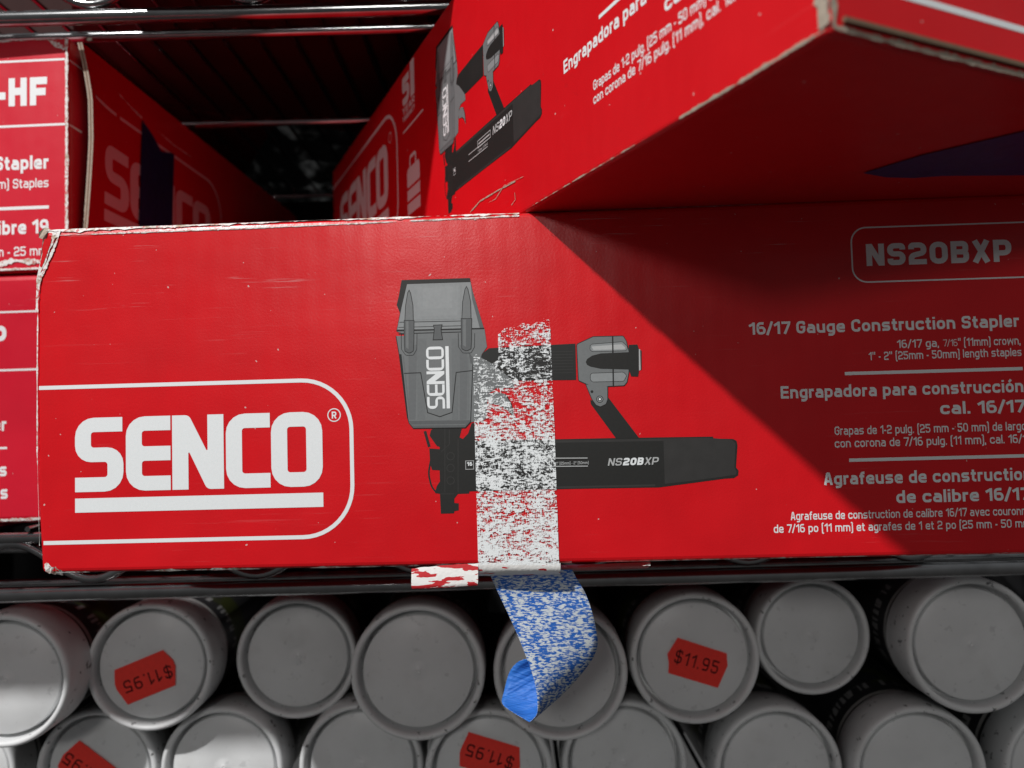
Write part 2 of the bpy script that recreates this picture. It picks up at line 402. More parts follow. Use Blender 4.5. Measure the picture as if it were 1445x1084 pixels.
    if ch == 'F': return [([(W - .04, t), (x0, t), (x0, 0)], 0, 0), ([(x0, .48), (W - .1, .48)], 0, 0)], W - .04
    if ch == 'G': return [([(x1, .70), (x1, t), (x0, t), (x0, b), (x1, b), (x1, .50), (xm - .02, .50)], [0, .24, .24, .24, .24, 0, 0], 0)], W
    if ch == 'H': return [([(x0, 0), (x0, 1)], 0, 0), ([(x1, 0), (x1, 1)], 0, 0), ([(x0, .52), (x1, .52)], 0, 0)], W
    if ch == 'N': return [([(x0, 0), (x0, 1)], 0, 0), ([(x1, 0), (x1, 1)], 0, 0), ([(x0 + l * .2, 1 - l * .5), (x1 - l * .2, l * .5)], 0, 0)], W
    if ch in 'O0': return [([(x0, t), (x1, t), (x1, b), (x0, b)], .22, 1)], W
    if ch == 'P': return [([(x0, t), (x1, t), (x1, .40), (x0, .40)], .19, 0), ([(x0, 0), (x0, 1)], 0, 0)], W
    if ch == 'R': return [([(x0, t), (x1, t), (x1, .44), (x0, .44)], .19, 0), ([(x0, 0), (x0, 1)], 0, 0), ([(xm, .44), (x1 + l * .3, 0)], 0, 0)], W
    if ch == 'S': return [([(x1, .70), (x1, t), (x0, t), (x0, .51), (x1, .51), (x1, b), (x0, b), (x0, .30)], .17, 0)], W
    if ch == '$': return [([(x1, .74), (x1, t), (x0, t), (x0, .51), (x1, .51), (x1, b), (x0, b), (x0, .26)], .17, 0), ([(xm, -.1), (xm, 1.1)], 0, 0)], W
    if ch == 'T': return [([(0, t), (W, t)], 0, 0), ([(xm, 0), (xm, 1)], 0, 0)], W
    if ch == 'W': return [([(x0, 1), (x0 + .14, l), (xm, .8), (x1 - .14, l), (x1, 1)], 0, 0)], W + .1
    if ch == 'X': return [([(x0, 0), (x1, 1)], 0, 0), ([(x0, 1), (x1, 0)], 0, 0)], W
    if ch == 'Y': return [([(x0, 1), (xm, .45), (x1, 1)], 0, 0), ([(xm, 0), (xm, .5)], 0, 0)], W
    if ch == '2': return [([(x0, .70), (x0, t), (x1, t), (x1, .53), (x0, .40), (x0, b), (W, b)], [0, .2, .2, .14, .16, 0, 0], 0)], W
    if ch == '5': return [([(W - .03, t), (x0, t), (x0, .57), (x1, .57), (x1, b), (x0, b), (x0, .28)], [0, 0, .05, .2, .2, .2, 0], 0)], W
    if ch == '6': return [([(x1 - .04, t), (x0, t), (x0, b), (x1, b), (x1, .56), (x0, .56)], [0, .2, .2, .2, .2, 0], 0)], W
    if ch == '9': return [([(x0 + .04, b), (x1, b), (x1, t), (x0, t), (x0, .44), (x1, .44)], [0, .2, .2, .2, .2, 0], 0)], W
    if ch == '7': return [([(0, t), (x1, t), (x1 - .02, .78), (.24, 0)], [0, .0, .06, 0], 0)], W - .06
    if ch == '/': return [([(0, -.06), (.42, 1.04)], 0, 0)], .42
    if ch == '.': return [([(l, 0), (l, w)], 0, 0)], w
    if ch == ',': return [([(l, w), (l * .6, -.14)], 0, 0)], w
    if ch == '-': return [([(0, .38), (.30, .38)], 0, 0)], .30
    if ch == '(': return [([(w + .12, 1.04), (l, 1.04), (l, -.16), (w + .12, -.16)], .1, 0)], w + .12
    if ch == ')': return [([(0, 1.04), (.12 + l, 1.04), (.12 + l, -.16), (0, -.16)], .1, 0)], w + .12
    if ch == '"': return [([(l, .68), (l, 1.02)], 0, 0), ([(l + w * 1.7, .68), (l + w * 1.7, 1.02)], 0, 0)], w * 2.7
    return [], .3

def text_width(s, w, gap):
    x = 0
    for ch in s:
        if ch == ' ': x += .40; continue
        x += glyph(ch, w)[1] + gap
    return x - gap
def text(pr, s, x0, x1, z, h, w=.17, gap=None, mi=0, shear=0.0, rot=None):
    """one line of lettering from x0 to x1 with its baseline at z and capitals h high; rot = (origin, angle) turns it on the face"""
    gap = .10 + w * .12 if gap is None else gap
    k = (x1 - x0) / text_width(s, w, gap); x = 0; base_ = pr.lift
    def tr(p):
        a = x0 + (x + p[0]) * k + shear * p[1] * h; b = z + p[1] * h
        if rot:
            (ox, oz), an = rot; da, db = a - ox, b - oz
            a, b = ox + da * cos(an) - db * sin(an), oz + da * sin(an) + db * cos(an)
        return a, b
    for ch in s:
        if ch == ' ': x += .40; continue
        st, W = glyph(ch, w)
        for pts, r, closed in st:
            q = fillet(pts, r, closed, 4); L, R = ribbon2d(q, w, closed)
            if closed: L.append(L[0]); R.append(R[0])
            pr.layer()
            pr.mb.grid([[pr.fm(*tr(p), pr.lift) for p in L], [pr.fm(*tr(p), pr.lift) for p in R]], mi)
        pr.lift = base_
        x += W + gap
    pr.layer()

def big_logo(pr, x0, x1, z0, z1, mi=0, bar=True, rot=None, thin=1.0):
    """heavy five-letter wordmark in square rounded capitals with a bar under it"""
    H = z1 - z0
    # letter boxes measured on the photographed box (fractions of the wordmark width) and stroke weights
    spans = [(.000, .197), (.207, .388), (.395, .603), (.612, .790), (.794, 1.0)]
    W = x1 - x0; hs = .195 * H * thin; vs = .065 * W * thin
    def T(a, b):
        if rot:
            (ox, oz), an = rot; da, db = a - ox, b - oz
            return ox + da * cos(an) - db * sin(an), oz + da * sin(an) + db * cos(an)
        return a, b
    def rrect(xa, xb, za, zb, rs, n=5):
        return fillet([(xa, za), (xb, za), (xb, zb), (xa, zb)], rs, True, n)
    def put(pts): pr.shape([T(*p) for p in pts], mi)
    R = .26 * H; r = .04 * H
    for k, (a, b) in enumerate(spans):
        xa, xb = x0 + a * W, x0 + b * W
        zm0, zm1 = z0 + .40 * H, z0 + .40 * H + hs
        if k == 0:
            put(fillet([(xb - .004 * W, z1), (xa, z1), (xa, zm0), (xb - vs, zm0), (xb - vs, z0 + hs), (xa, z0 + hs), (xa, z0), (xb, z0), (xb, zm1), (xa + vs, zm1), (xa + vs, z1 - hs), (xb - .004 * W, z1 - hs)],
                       [0, R, R, r, r, 0, 0, R, R, r, r, 0], True))
        elif k == 1:
            put(fillet([(xb, z1), (xa, z1), (xa, z0), (xb, z0), (xb, z0 + hs), (xa + vs, z0 + hs), (xa + vs, zm0), (xb, zm0), (xb, zm1), (xa + vs, zm1), (xa + vs, z1 - hs), (xb, z1 - hs)],
                       [0, R, R, 0, 0, r, r, 0, 0, r, r, 0], True))
        elif k == 2:
            put(fillet([(xa, z0), (xa + vs, z0), (xa + vs, z0 + .53 * H), (xb - vs * 1.05, z0), (xb, z0), (xb, z1), (xb - vs, z1), (xb - vs, z0 + .49 * H), (xa + vs * 1.05, z1), (xa, z1)],
                       [0, 0, .01 * H, .09 * H, 0, 0, 0, .01 * H, .09 * H, 0], True))
        elif k == 3:
            put(fillet([(xb, z1), (xa, z1), (xa, z0), (xb, z0), (xb, z0 + hs), (xa + vs, z0 + hs), (xa + vs, z1 - hs), (xb, z1 - hs)],
                       [0, R, R, 0, 0, r, r, 0], True))
        else:
            o = rrect(xa, xb, z0, z1, R); i = rrect(xa + vs, xb - vs, z0 + hs, z1 - hs, r)
            pr.layer()
            oo = [pr.fm(*T(*p), pr.lift) for p in o]; ii = [pr.fm(*T(*p), pr.lift) for p in i]
            pr.mb.grid([oo, ii], mi, True)
    if bar: put([(x0, z0 - .275 * H), (x1, z0 - .275 * H), (x1, z0 - .275 * H + .19 * H), (x0, z0 - .275 * H + .19 * H)])

# ------------------------------------------------------------------ placing by what the photograph measured
def ray(u, v): return RT * ((u - 722.5) / FPX) + FW - UP * ((v - 542) / FPX)
PSI = radians(-1.68625); D0 = .332227
EX = V((cos(PSI), sin(PSI), 0)); EN = V((sin(PSI), -cos(PSI), 0))
M_ORG = V((-.2068, .33846, -.06158))          # bottom left front corner of the front box
def F(u, v):
    """photograph point -> metres on the front box's face"""
    d = ray(u, v); P = d * (-D0 / d.dot(EN)) - M_ORG
    return P.dot(EX), P.z
def Fs(pts): return [F(*p) for p in pts]

SHELF = -.0535                                    # top of the wire shelf the boxes stand on
YF = .450                                         # front edge of both shelves

# ------------------------------------------------------------------ structure: added dark back and sides that keep light out of the shelving
mb = MB(); mb.box(-.66, .66, 1.00, 1.02, -.40, .29); mb.box(-.66, -.64, .47, 1.0, -.40, .29); mb.box(.64, .66, .47, 1.0, -.40, .29)
o = mb.build('added_wall', DARK); o['kind'] = 'structure'

# ------------------------------------------------------------------ wire shelves
def wire_shelf(label, ztop, zbot, xs0=-.62, xs1=.62, truss=True, extra=(.475, .62)):
    t = thing('wire_shelf', label, 'wire shelf', loc=(0, YF, ztop))
    loc = lambda x, y, z: (x, y - YF, z - ztop)
    m = MB(); x = xs0 + .011
    while x < xs1:
        m.tube([loc(x, YF - .002, ztop - .0018), loc(x, .93, ztop - .0018)], .0017, 6); x += .0254
    m.build('deck_wires', BLACK_WIRE, t, smooth=True)
    for y in (YF, .93):
        m = MB(); m.tube([loc(xs0, y, ztop - .0036 - .0033), loc(xs1, y, ztop - .0036 - .0033)], .0032, 12)
        m.build('top_rod', BLACK_WIRE, t, smooth=True)
    m = MB(); m.tube([loc(xs0, YF, zbot), loc(xs1, YF, zbot)], .0044, 14); m.build('bottom_rod', BLACK_WIRE, t, smooth=True)
    for y in extra:
        m = MB(); m.tube([loc(xs0, y, zbot + .001), loc(xs1, y, zbot + .001)], .0032, 10); m.build('cross_rod', BLACK_WIRE, t, smooth=True)
    if truss:
        m = MB(); P = .0937; zc = (ztop - .010 + zbot + .0075) / 2; A = (ztop - .010 - zbot - .0075) / 2
        pts = [loc(xs0 + .004 * k, YF + .0006, zc - A * cos(2 * pi * (xs0 + .004 * k + .2424) / P)) for k in range(int((xs1 - xs0) / .004))]
        m.tube(pts, .0027, 8); m.build('zigzag_wire', BLACK_WIRE, t, smooth=True)
    return t
wire_shelf('black wire shelf under the red boxes, with a zigzag wire along its front edge', SHELF, -.0925)
wire_shelf('black wire shelf overhead at the top left, seen from below', .283, .2440)
wire_shelf('black wire shelf beneath the stacked grey capped tubes', -.252, -.2915, truss=False, extra=())

# ------------------------------------------------------------------ front box
MAIN = thing('cardboard_box', 'long red cardboard box across the front, white strip of torn paper over its stapler picture', 'box',
             frame(M_ORG, EX, -EN, V((0, 0, 1))), group='red cardboard boxes on the wire shelf')
MW, MH, MD = .452, .1506, .30
out = Fs([(58, 812), (52, 700), (50.5, 560), (51, 430), (56, 372), (63, 327)])
prof = [(out[0][0], .0006), *[(x, z) for x, z in out[1:5]], (out[5][0], MH - .0008), (MW, MH + .0006), (MW, -.0004)]
def fm_main(x, z, off): return (x, -off, z)
b_ = MB(); n_ = len(prof)
def zback(z): return z if z > .08 else z + (SHELF - M_ORG.z) * (1 - max(z, 0) / .08)
mid = .115
rows = [[(x, 0, z) for x, z in prof], [(x, mid, zback(z)) for x, z in prof], [(x, MD, zback(z)) for x, z in prof]]
b_.poly(rows[0]); b_.poly(rows[2][::-1])
b_.grid(rows, 0, True)
b_.build('carton', RED, MAIN, bevel=.0022)

# printing on the front box: logo block
p = Print(fm_main)
zt0, zb0 = F(52, 547)[1], F(52, 768)[1]
xr = F(499.5, 650)[0]; lw = .0017
ztop = (F(52, 547)[1] + F(420, 538)[1]) / 2; zbot = (F(52, 766)[1] + F(420, 759)[1]) / 2
p.line([(.0012, ztop), (xr - lw / 2, ztop), (xr - lw / 2, zbot), (.0032, zbot)], lw, 0, r=.0215, n=12)
big_logo(p, F(106, 640)[0], F(455.3, 640)[0], F(280, 690.5)[1], F(280, 585.5)[1])
cR = F(471.5, 585.8)
p.line([(cR[0] + .0027 * cos(a), cR[1] + .0027 * sin(a)) for a in [2 * pi * k / 28 for k in range(28)]], .00042, 0, closed=True)
text(p, 'R', cR[0] - .0010, cR[0] + .0010, cR[1] - .0015, .0030, .20)
p.mb.build('printed_wordmark', INK_WHITE, MAIN)['label'] = 'white wordmark in a rounded frame'

# printing on the front box: the texts at the right
p = Print(fm_main)
def tline(s, u0, v0, u1, v1, hpx, w, **k):
    a, b = F(u0, v0), F(u1, v1); text(p, s, a[0], b[0], (a[1] + b[1]) / 2, hpx * D0 / FPX, w, **k)
def rule(u0, v0, u1, v1, hpx):
    a, b = F(u0, v0), F(u1, v1); z = (a[1] + b[1]) / 2; h = hpx * D0 / FPX / 2
    p.shape([(a[0], z - h), (b[0], z - h), (b[0], z + h), (a[0], z + h)])
xf = F(1202, 360)[0]; za = (F(1225, 321)[1] + F(1440, 314)[1]) / 2; zb_ = (F(1225, 398)[1] + F(1440, 391.5)[1]) / 2
p.line([(MW - .002, za), (xf, za), (xf, zb_), (MW - .002, zb_)], .00062, 0, r=.0062, n=8)
tline('NS20BXP', 1223, 375.5, 1428, 369, 31, .235)
tline('16/17 Gauge Construction Stapler', 1057, 473, 1438, 461, 17.3, .20)
tline('16/17 ga,', 1266, 491.5, 1325, 489.5, 11.4, .155)
tline('7/16', 1331, 489, 1351, 488.3, 9.5, .10)
tline('" (11mm) crown,', 1352, 489, 1440, 486, 11.4, .155)
tline('1" - 2" (25mm - 50mm) length staples', 1226, 509, 1441.5, 502, 11.4, .155)
rule(1192, 527.3, 1443, 520.3, 4.6)
tline('Engrapadora para construcción', 1102, 563.5, 1444, 552.5, 17.3, .20)
tline('cal. 16/17', 1327, 585, 1446, 581.5, 17.3, .20)
tline('Grapas de 1-2 pulg. (25 mm - 50 mm) de largo', 1178, 615, 1448, 606, 11.9, .155)
tline('con corona de 7/16 pulg. (11 mm), cal. 16/17', 1178, 632.5, 1456, 624, 11.9, .155)
rule(1198, 650, 1450, 642.7, 4.6)
tline('Agrafeuse de construction', 1163, 685.5, 1456, 676.5, 17.3, .20)
tline('de calibre 16/17', 1265, 710.5, 1453, 705, 17.3, .20)
tline('Agrafeuse de construction de calibre 16/17 avec couronne', 1116, 734.5, 1455, 726, 11.4, .155)
tline('de 7/16 po (11 mm) et agrafes de 1 et 2 po (25 mm - 50 mm)', 1092, 752.5, 1458, 743.5, 11.4, .155)
p.mb.build('printed_text', INK_WHITE, MAIN)['label'] = 'white product text in three languages'

# printing: the pneumatic stapler, drawn once in face metres, reused on the second box
A_ = lambda x, y: F(550 + x / 7.74, 380 + y / 7.743)
B_ = lambda x, y: F(550 + x / 4.52, 500 + y / 4.517)
Z6 = lambda x, y: F(540 + x / 2.9308, 370 + y / 2.9297)
Z7 = lambda x, y: F(780 + x / 3.8714, 440 + y / 3.8714)
STAPLER_MATS = [INK_DARK, INK_GREY, INK_GREY_DK, INK_GREY_LT, INK_LINE, INK_DARK2, INK_SILVER, INK_WHITE, INK_G1, INK_G2, INK_GREY, INK_GREY, INK_GREY, INK_L2, INK_L3]
def draw_stapler(p, X, long=True, wordmark=True):
    """X maps face metres of the first drawing to the face it is printed on"""
    def sh(f, pts, mi): p.shape([X(*f(*q)) for q in pts], mi)
    def ln(f, pts, w, mi=4, r=0, closed=False): p.line([X(*f(*q)) for q in pts], w, mi, r, closed)
    I = lambda u, v: F(u, v)
    # magazine and nose (black)
    sh(Z7, [(-600, 708), (100, 695), (345, 690), (470, 688), (875, 682), (878, 693), (985, 695), (1004, 705), (1009, 730), (1001, 850), (1015, 868), (1013, 893), (990, 909), (940, 912), (760, 936), (580, 960), (100, 968), (-600, 985)], 0)
    sh(Z7, [(605, 700), (872, 690), (980, 700), (998, 720), (992, 850), (1004, 875), (1000, 890), (930, 900), (745, 925), (612, 940)], 5)
    ln(Z7, [(-420, 716), (340, 704), (860, 694)], .0010, 5); ln(Z7, [(-420, 968), (100, 958), (560, 948)], .0008, 5)
    sh(B_, [(285, 465), (462, 465), (445, 530), (545, 575), (545, 868), (510, 870), (505, 888), (435, 890), (412, 920), (412, 948), (440, 950), (440, 995), (412, 1000), (410, 1014), (326, 1016), (320, 890), (288, 884), (300, 840), (320, 810), (318, 740), (270, 737), (258, 700), (252, 600), (318, 605), (318, 590), (300, 585), (254, 520), (262, 485)], 0)
    sh(B_, [(447, 560), (500, 505), (522, 440), (540, 436), (548, 580), (500, 600)], 0)
    ln(B_, [(262, 672), (246, 760), (266, 845), (300, 884)], .0007, 0, .01)
    ln(B_, [(224, 490), (252, 590)], .0012, 0)
    for cy in (650, 725, 805): ln(B_, [(388 + 24 * cos(a), cy + 24 * sin(a)) for a in [k * pi / 6 for k in range(12)]], .0003, 5, 0, True)
    ln(B_, [(352, 470), (352, 880)], .0003, 5); ln(B_, [(436, 540), (436, 880)], .0003, 5); ln(B_, [(330, 620), (380, 575), (380, 480)], .0003, 5)
    ln(B_, [(325, 890), (410, 890)], .0003, 5)
    # strut and handle
    sh(Z7, [(204, 480), (216, 486), (260, 521), (286, 510), (300, 464), (472, 690), (345, 692), (208, 505)], 0)
    sh(Z6, [(400, 402), (415, 375), (440, 356), (620, 346), (797, 337), (800, 487), (560, 490), (520, 486), (440, 425)], 0)
    for k in range(8): ln(Z7, [(-120, 222 + 16.5 * k), (112, 216 + 16.5 * k)], .00025, 5)
    sh(Z7, [(130, 178), (220, 136), (385, 132), (402, 160), (416, 215), (416, 330), (406, 385), (390, 404), (220, 412), (140, 376)], 1)
    sh(Z7, [(205, 178), (380, 164), (408, 190), (404, 213), (216, 218), (203, 208)], 3)
    sh(Z7, [(212, 190), (376, 178), (396, 196), (392, 205), (222, 209)], 6)
    sh(Z7, [(205, 344), (215, 336), (385, 330), (405, 348), (388, 380), (218, 384), (205, 372)], 3)
    ln(Z7, [(205, 178), (380, 164), (408, 190), (404, 213), (216, 218), (203, 208)], .00022, 4, .001, True)
    ln(Z7, [(205, 344), (215, 336), (385, 330), (405, 348), (388, 380), (218, 384), (205, 372)], .00022, 4, .001, True)
    ln(Z7, [(327, 134), (331, 410)], .0006, 4)
    ln(Z7, [(130, 178), (220, 136), (385, 132), (402, 160), (416, 215), (416, 330), (406, 385), (390, 404), (220, 412), (140, 376)], .0003, 4, .001, True)
    sh(Z7, [(180, 275), (188, 258), (215, 240), (262, 228), (415, 221), (415, 181), (462, 179), (470, 202), (470, 330), (466, 354), (428, 353), (415, 316), (262, 312), (205, 300), (187, 290)], 0)
    sh(Z7, [(470, 204), (477, 206), (480, 318), (471, 322)], 6); sh(Z7, [(477, 210), (485, 212), (485, 316), (480, 318)], 5)
    sh(Z7, [(180, 398), (300, 408), (300, 480), (291, 505), (260, 520), (236, 510), (214, 480)], 1)
    ln(Z7, [(180, 398), (214, 480), (236, 510), (260, 520), (291, 505), (300, 480), (300, 408)], .0003, 4, .001)
    for rr, mi in ((20, 4), (16, 3), (11, 4), (6, 7)): sh(Z7, [(257 + rr * cos(a), 478 + rr * sin(a)) for a in [k * pi / 5 for k in range(10)]], mi)
    sh(Z7, [(214 + 8 * cos(a), 437 + 8 * sin(a)) for a in [k * pi / 5 for k in range(10)]], 0)
    # trigger housing behind the tape marks
    sh(Z6, [(362, 385), (400, 392), (450, 418), (505, 462), (540, 492), (545, 522), (520, 520), (470, 520), (436, 545), (425, 650), (365, 662)], 1)
    sh(Z6, [(432, 548), (470, 535), (508, 546), (532, 585), (543, 645), (520, 612), (486, 590), (440, 585)], 1)
    ln(Z6, [(508, 546), (532, 585), (543, 645), (520, 612), (486, 590)], .0004, 4, .001)
    # head
    sh(A_, [(130, 120), (875, 97), (905, 240), (1030, 650), (75, 668), (112, 480), (76, 392), (100, 290)], 0)
    sh(A_, [(190, 165), (882, 142), (905, 240), (1030, 650), (82, 660), (130, 420)], 3)
    sh(A_, [(882, 142), (905, 240), (1030, 650), (985, 650), (900, 330)], 2)
    sh(A_, [(72, 678), (1035, 652), (1062, 850), (1005, 930), (985, 1010)] + [], 1)
    sh(lambda x, y: B_(x, y), [(40, -116), (487, -128), (490, -60), (512, -40), (530, 60), (516, 430), (482, 468), (150, 472), (122, 440), (112, 400), (60, 0)], 1)
    sh(B_, [(487, -128), (500, -20), (530, 20), (530, 60), (516, 60), (505, 0), (480, -128)], 2)
    sh(B_, [(60, 0), (75, 0), (118, 400), (122, 440), (110, 402)], 4)
    sh(B_, [(122, 425), (516, 420), (512, 438), (482, 468), (150, 472)], 2)
    for k, (xa, xb, mi) in enumerate(((120, 175, 8), (175, 235, 9), (395, 445, 9), (445, 500, 8))): sh(B_, [(xa, -100 if k in (1, 2) else -60), (xb, -100 if k in (1, 2) else -60), (xb - 10, 416), (xa + 2, 416)], mi)
    ln(B_, [(480, -110), (503, 40), (500, 410)], .0006, 9); ln(B_, [(86, 10), (130, 415)], .0005, 8)
    ln(B_, [(140, 452), (484, 448)], .0005, 9)
    ln(B_, [(40, -116), (60, 0), (112, 400), (124, 440), (150, 472), (482, 468), (516, 430), (530, 60)], .00032, 4)
    ln(A_, [(72, 672), (1032, 648)], .0006, 4)
    ln(A_, [(95, 706), (790, 686)], .00035, 4); ln(A_, [(105, 580), (800, 566)], .00025, 4); ln(A_, [(95, 636), (790, 618)], .00022, 4)
    ln(B_, [(92, 122), (198, 118), (242, 372), (320, 398), (398, 370), (424, 116), (528, 104)], .00036, 4)
    for k in range(4): sh(A_, [(270 + 30 * k, 185 + 8 * k), (780 - 30 * k, 168 + 8 * k), (770 - 30 * k, 545 - 40 * k), (275 + 30 * k, 556 - 40 * k)], (10, 3, 11, 12)[k] if False else (3, 13, 13, 14)[k])
    # two cooling ribs and a clip
    for (xc, xw, y0, y1, y2) in ((212, 46, 230, 560, 915), (838, 50, 190, 540, 890)):
        tip = [(xc - xw, y1), (xc - xw + 8, y0 + 170), (xc - 16, y0 + 30), (xc, y0), (xc + 16, y0 + 30), (xc + xw - 4, y0 + 170), (xc + xw, y1)]
        sh(A_, tip, 1); ln(A_, tip, .00028, 4)
        bd = [(xc - xw - 8, y1), (xc + xw + 8, y1), (xc + xw + 6, y2 - 120), (xc + xw, y2 - 20), (xc + 12, y2), (xc - 12, y2), (xc - xw, y2 - 20), (xc - xw - 6, y2 - 120)]
        sh(A_, bd, 2); ln(A_, bd, .00026, 4, 0, True)
        sh(A_, [(xc - xw + 14, y1 + 10), (xc - 6, y1 + 10), (xc - 6, y2 - 40), (xc - xw + 14, y2 - 60)], 1)
        ln(A_, [(xc - xw - 40, 700), (xc - xw - 38, y2 - 40), (xc - xw + 10, y2 + 26), (xc + xw, y2 + 26), (xc + xw + 38, y2 - 40), (xc + xw + 40, 700)], .0002, 4, .001)
    sh(A_, [(478, 612), (572, 608), (560, 660), (578, 770), (474, 772), (488, 660)], 2)
    ln(A_, [(478, 612), (572, 608), (560, 660), (578, 770), (474, 772), (488, 660)], .0003, 4, 0, True)
    if wordmark:
        # wordmark running up the head: lay it along x, then turn it a quarter turn about its lower corner
        o0 = B_(354, 346); top = A_(500, 846); Lw = top[1] - o0[1]; Hh = o0[0] - B_(240, 346)[0]
        class Turn:
            def __getattr__(s, k): return getattr(p, k)
        q = Print(lambda x, z, off: p.fm(*X(o0[0] - z, o0[1] + x), off)); q.mb = p.mb; q.lift = p.lift
        big_logo(q, 0, Lw, 0.0, Hh, mi=7, bar=True, thin=.72); p.lift = q.lift
        a = B_(484, 680); b = B_(536, 732)
        p.line([X(a[0], a[1]), X(b[0], a[1]), X(b[0], b[1]), X(a[0], b[1])], .00025, 6, 0, True)
        q = Print(lambda x, z, off: p.fm(*X(x, z), off)); q.mb = p.mb; q.lift = p.lift
        text(q, '16', B_(493, 706)[0], B_(527, 706)[0], B_(510, 711)[1], B_(510, 687)[1] - B_(510, 711)[1], .24, mi=7)
        for u0, v0, u1, v1 in ((0, 801, 190, 799), (0, 846, 192, 843)):
            ln(Z7, [(u0 - 160, v0), (u1, v1)], .0004, 6)
        text(q, '1" (25mm) - 2" (50mm)', Z7(18, 834)[0], Z7(196, 834)[0], Z7(100, 834)[1], .0012, .15, mi=6)
        p.lift = q.lift
def model_name(p, X, parts, mats_idx):
    q = Print(lambda x, z, off: p.fm(*X(x, z), off)); q.mb = p.mb; q.lift = p.lift
    for (s, u0, u1), mi, w in parts:
        a = Z7(u0, 838)[0]; b = Z7(u1, 838)[0]; z = Z7(430, 838)[1]
        text(q, s, a, b, z, 40 / 3.8714 * D0 / FPX, w, mi=mi, shear=.22)
    p.lift = q.lift
p = Print(fm_main)
draw_stapler(p, lambda x, z: (x, z))
model_name(p, lambda x, z: (x, z), ((('NS', 300, 374), 6, .17), (('20B', 382, 492), 7, .25), (('XP', 499, 574), 6, .17)), None)
p.mb.build('printed_stapler', STAPLER_MATS, MAIN)['label'] = 'grey and black stapler picture with a white wordmark'

# torn paper fibres where tape was pulled off
pts = [(675, 799), (671, 650), (667.5, 505), (672, 500), (682, 506), (694, 514), (703, 508), (703, 472), (713, 463), (730, 462), (738, 455), (750, 459), (768, 449), (776, 452), (777, 480), (783, 620), (789, 798)]
m = MB(); lift = p.lift + .00006
poly = [F(*q) for q in pts]
m.poly([(x, -lift, z) for x, z in poly])
zlo, zhi = F(730, 798)[1], F(770, 450)[1]
m.build('torn_paper_strip', RESIDUE, MAIN, uvs=[(x, 1 - (z - zlo) / (zhi - zlo)) for x, z in poly])['label'] = 'white torn paper fibres where tape was pulled off'

# worn white edges
def wear(mb, fm, pts, wmax, seed, cover=.6, step=.0011, wmin=.0001, side=0.0, off=.00022, mi=0):
    """irregular bare-paper wear along a line of face points"""
    rnd = random.Random(seed); P = [V(q) for q in pts]; seg = []
    for a, b in zip(P, P[1:]):
        n = max(1, int((b - a).length / step))
        for k in range(n): seg.append((a.lerp(b, k / n), (b - a).normalized()))
    seg.append((P[-1], (P[-1] - P[-2]).normalized()))
    up, dn = [], []; s1 = s2 = 0.0; gate = .5
    for q, d in seg:
        s1 = .72 * s1 + .28 * rnd.random() * 1.9; s2 = .6 * s2 + .4 * rnd.random() * 1.6
        gate = .93 * gate + .07 * rnd.random()
        k = max(0.0, min(1.0, (gate - .5 + (cover - .5) * .32) * 12 + .5))
        w = wmin + wmax * k * s1; nrm = V((-d.y, d.x))
        up.append(q + nrm * w * (.5 + side * .5) * (.6 + .5 * rnd.random())); dn.append(q - nrm * w * (.5 - side * .5) * (.5 + .6 * s2))
    mb.grid([[fm(a.x, a.y, off) for a in up], [fm(a.x, a.y, off) for a in dn]], mi)
m = MB()
def fm_top(x, z, off):                       # hugs the rounded top and bottom edges of the carton
    R = .0022
    d = max(0.0, R - (MH - z)) if z > MH * .5 else max(0.0, R - z)
    d = min(d, R); y = R - sqrt(max(R * R - d * d, 0))
    return (x, y - off * 1.25, z)
zT = MH
wear(m, fm_top, [(.004, zT - .0006), (.08, zT - .0003), (.15, zT), (.212, zT)], .0013, 3, .60, wmin=.0001, side=-.5)
wear(m, fm_top, [(.006, zT - .0032), (.05, zT - .0031), (.09, zT - .0030), (.135, zT - .0026)], .0005, 8, .68, step=.0007, wmin=.00006)
wear(m, fm_top, [(.135, zT - .0026), (.2, zT - .0018), (.212, zT - .0016)], .0007, 11, .72, step=.0007, wmin=0)
wear(m, fm_top, [(.165, zT - .0020), (.19, zT - .0030), (.206, zT - .0012)], .0007, 12, .62, step=.0007, wmin=0)
wear(m, fm_top, [(.212, zT), (.45, zT + .0004)], .0005, 13, .55, wmin=.00005, side=-.5)
wear(m, fm_top, [(.006, .0010), (.05, .0008), (.16, .0004), (.23, .0004)], .0012, 5, .48, side=.5, wmin=.00002)
wear(m, fm_top, [(.24, .0004), (.45, .0003)], .0006, 6, .5, side=.3, wmin=.00003)
wear(m, fm_top, [(.004, .0050), (.006, .0024), (.011, .0008)], .0024, 15, 1.0, wmin=.0005, step=.0006)
# crushed top left corner
c = Fs([(62, 330), (66, 322), (86, 325), (84, 334), (78, 337), (76, 345), (71, 352), (66, 370), (59, 382), (55, 398), (52.5, 410), (52, 396), (57, 372), (60, 350)])
m.poly([fm_top(x, min(z, MH - .0002), .00035) for x, z in c])
wear(m, fm_top, Fs([(84, 333), (79, 345), (74, 358), (66, 376), (58, 392), (54, 412), (53, 440)]), .0014, 21, .8, step=.0006, wmin=.0001, off=.0004)
wear(m, fm_top, Fs([(54, 440), (53.2, 520), (53.2, 640), (56.5, 770)]), .0005, 22, .6, wmin=.00008, off=.0003)
c2 = Fs([(64, 338), (74, 336), (72, 346), (66, 362), (60, 378), (57, 376), (61, 358), (61, 348)])
m.poly([fm_top(x, z, .00045) for x, z in c2], 1)
c3 = Fs([(56, 328), (60, 319), (68, 322), (66, 331), (61, 338), (56, 336)])
m.poly([fm_top(x, min(z, MH + .001), .0005) for x, z in c3], 2)
